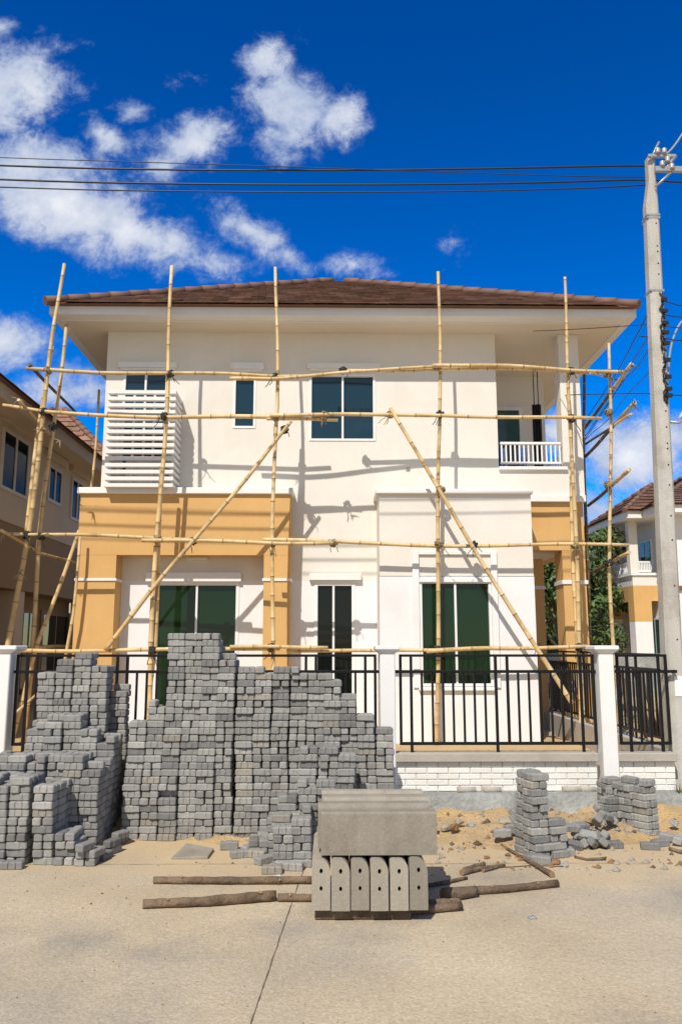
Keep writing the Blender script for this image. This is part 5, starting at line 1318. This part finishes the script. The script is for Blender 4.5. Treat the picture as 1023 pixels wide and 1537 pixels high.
# ------------------------------------------------------------------ trees behind
def tree(x, y, h, cw, label, seed, name='tree', n=6000, leaf=.115):
    r = random.Random(seed); t = thing(name, label, 'tree', (x, y, 0), 'green trees between the houses')
    m = MB()
    m.tube([(x, y, 0), (x + .1, y, h * .25), (x - .05, y, h * .5), (x + .05, y, h * .8)], [h * .03, h * .024, h * .018, h * .006], 8)
    cl = []
    for k in range(15):
        a = r.uniform(0, 6.28); hh = h * r.uniform(.28, .95); rad = cw * r.uniform(.25, 1) * (1 - .5 * (hh / h - .3))
        p = Vector((x + math.cos(a) * rad, y + math.sin(a) * rad, hh)); cl.append((p, cw * r.uniform(.22, .42)))
        m.tube([(x, y, hh * .55), ((x + p.x) / 2, (y + p.y) / 2, hh * .82), p], [h * .010, h * .007, h * .002], 5)
    m.build('trunk', M['bark'], t)
    m = MB()
    for k in range(n):
        p, s = cl[r.randrange(len(cl))]
        d = Vector((r.gauss(0, 1), r.gauss(0, 1), r.gauss(0, .8))).normalized() * s * (r.random() ** .45)
        c = p + d; nn_ = (d.normalized() + Vector((r.uniform(-.8, .8), r.uniform(-.8, .8), r.uniform(-.2, 1)))).normalized()
        u = nn_.orthogonal().normalized(); u = (u * math.cos(k) + nn_.cross(u) * math.sin(k)); v = nn_.cross(u); l = leaf * r.uniform(.6, 1.3)
        m.add([c - u * l, c + v * l * .42 + nn_ * l * .1, c + u * l, c - v * l * .42 + nn_ * l * .1], [(0, 1, 2, 3)])
    m.build('crown', M['leaf'], t)
tree(P(886, 900, 31).x, 31.5, 5.2, 1.35, 'dense dark green tree beside the balcony of the far right house', 1)
tree(P(838, 900, 24).x, 24, 4.6, 1.7, 'leafy tree seen through the gap beside the ochre veranda column', 2)
tree(P(870, 920, 30).x, 30, 5.6, 2.2, 'tall green tree behind the ochre veranda column', 3)
tree(P(925, 930, 40).x, 41, 6.0, 2.4, 'low green tree behind the far right house veranda', 4)
tree(P(800, 920, 34).x, 34, 5.2, 2.2, 'green tree mostly hidden behind the house at the veranda gap', 5)
# clutter standing in the side yard
def pile_junk(px, py, Y, label, s, mt, seed):
    r = random.Random(seed); c = P(px, py, Y); m = MB()
    for k in range(14):
        a = Vector((c.x + r.uniform(-s, s), Y + r.uniform(-.2, .2), YARD)); b = a + Vector((r.uniform(-.3, .3), r.uniform(-.2, .2), r.uniform(.5, 1.0) * s * 2.4))
        m.tube([a, b], .025, 5)
    tag(m.build('timber_bundle', M[mt], loc=(c.x, Y, YARD)), label, 'timber')
pile_junk(832, 1000, 15.5, 'dark bundle of timber leaning in the side veranda', .32, 'bamboodark', 1)
pile_junk(950, 1000, 11.5, 'dark bundle of sticks behind the short black railing', .4, 'bamboodark', 2)
# far fence across the back of the plots
for k, (xa, xb) in enumerate(((2.5, 9.0),)):
    m = MB(); m.box(xa, xb, 20.0, 20.15, YARD - .1, 1.35); tag(m.build('back_wall', M['footing'], loc=(xa, 20, 0)), 'grey back wall across the plots behind the house', 'wall', kind='structure')
# weed by the pole
m = MB(); g = P(1021, 1172, 7.65)
for k in range(40):
    a = rnd.uniform(0, 6.28); h = rnd.uniform(.06, .16); p = Vector((g.x + rnd.uniform(-.05, .05), 7.62 + rnd.uniform(-.03, .03), zb - .05)); e = p + Vector((math.cos(a) * h * .6, math.sin(a) * h * .4, h)); s = Vector((math.sin(a), -math.cos(a), 0)) * .008
    m.add([p - s, p + s, e], [(0, 1, 2)])
tag(m.build('weed', M['leaf'], loc=(g.x, 7.62, zb)), 'small green weed at the foot of the utility pole', 'weed')
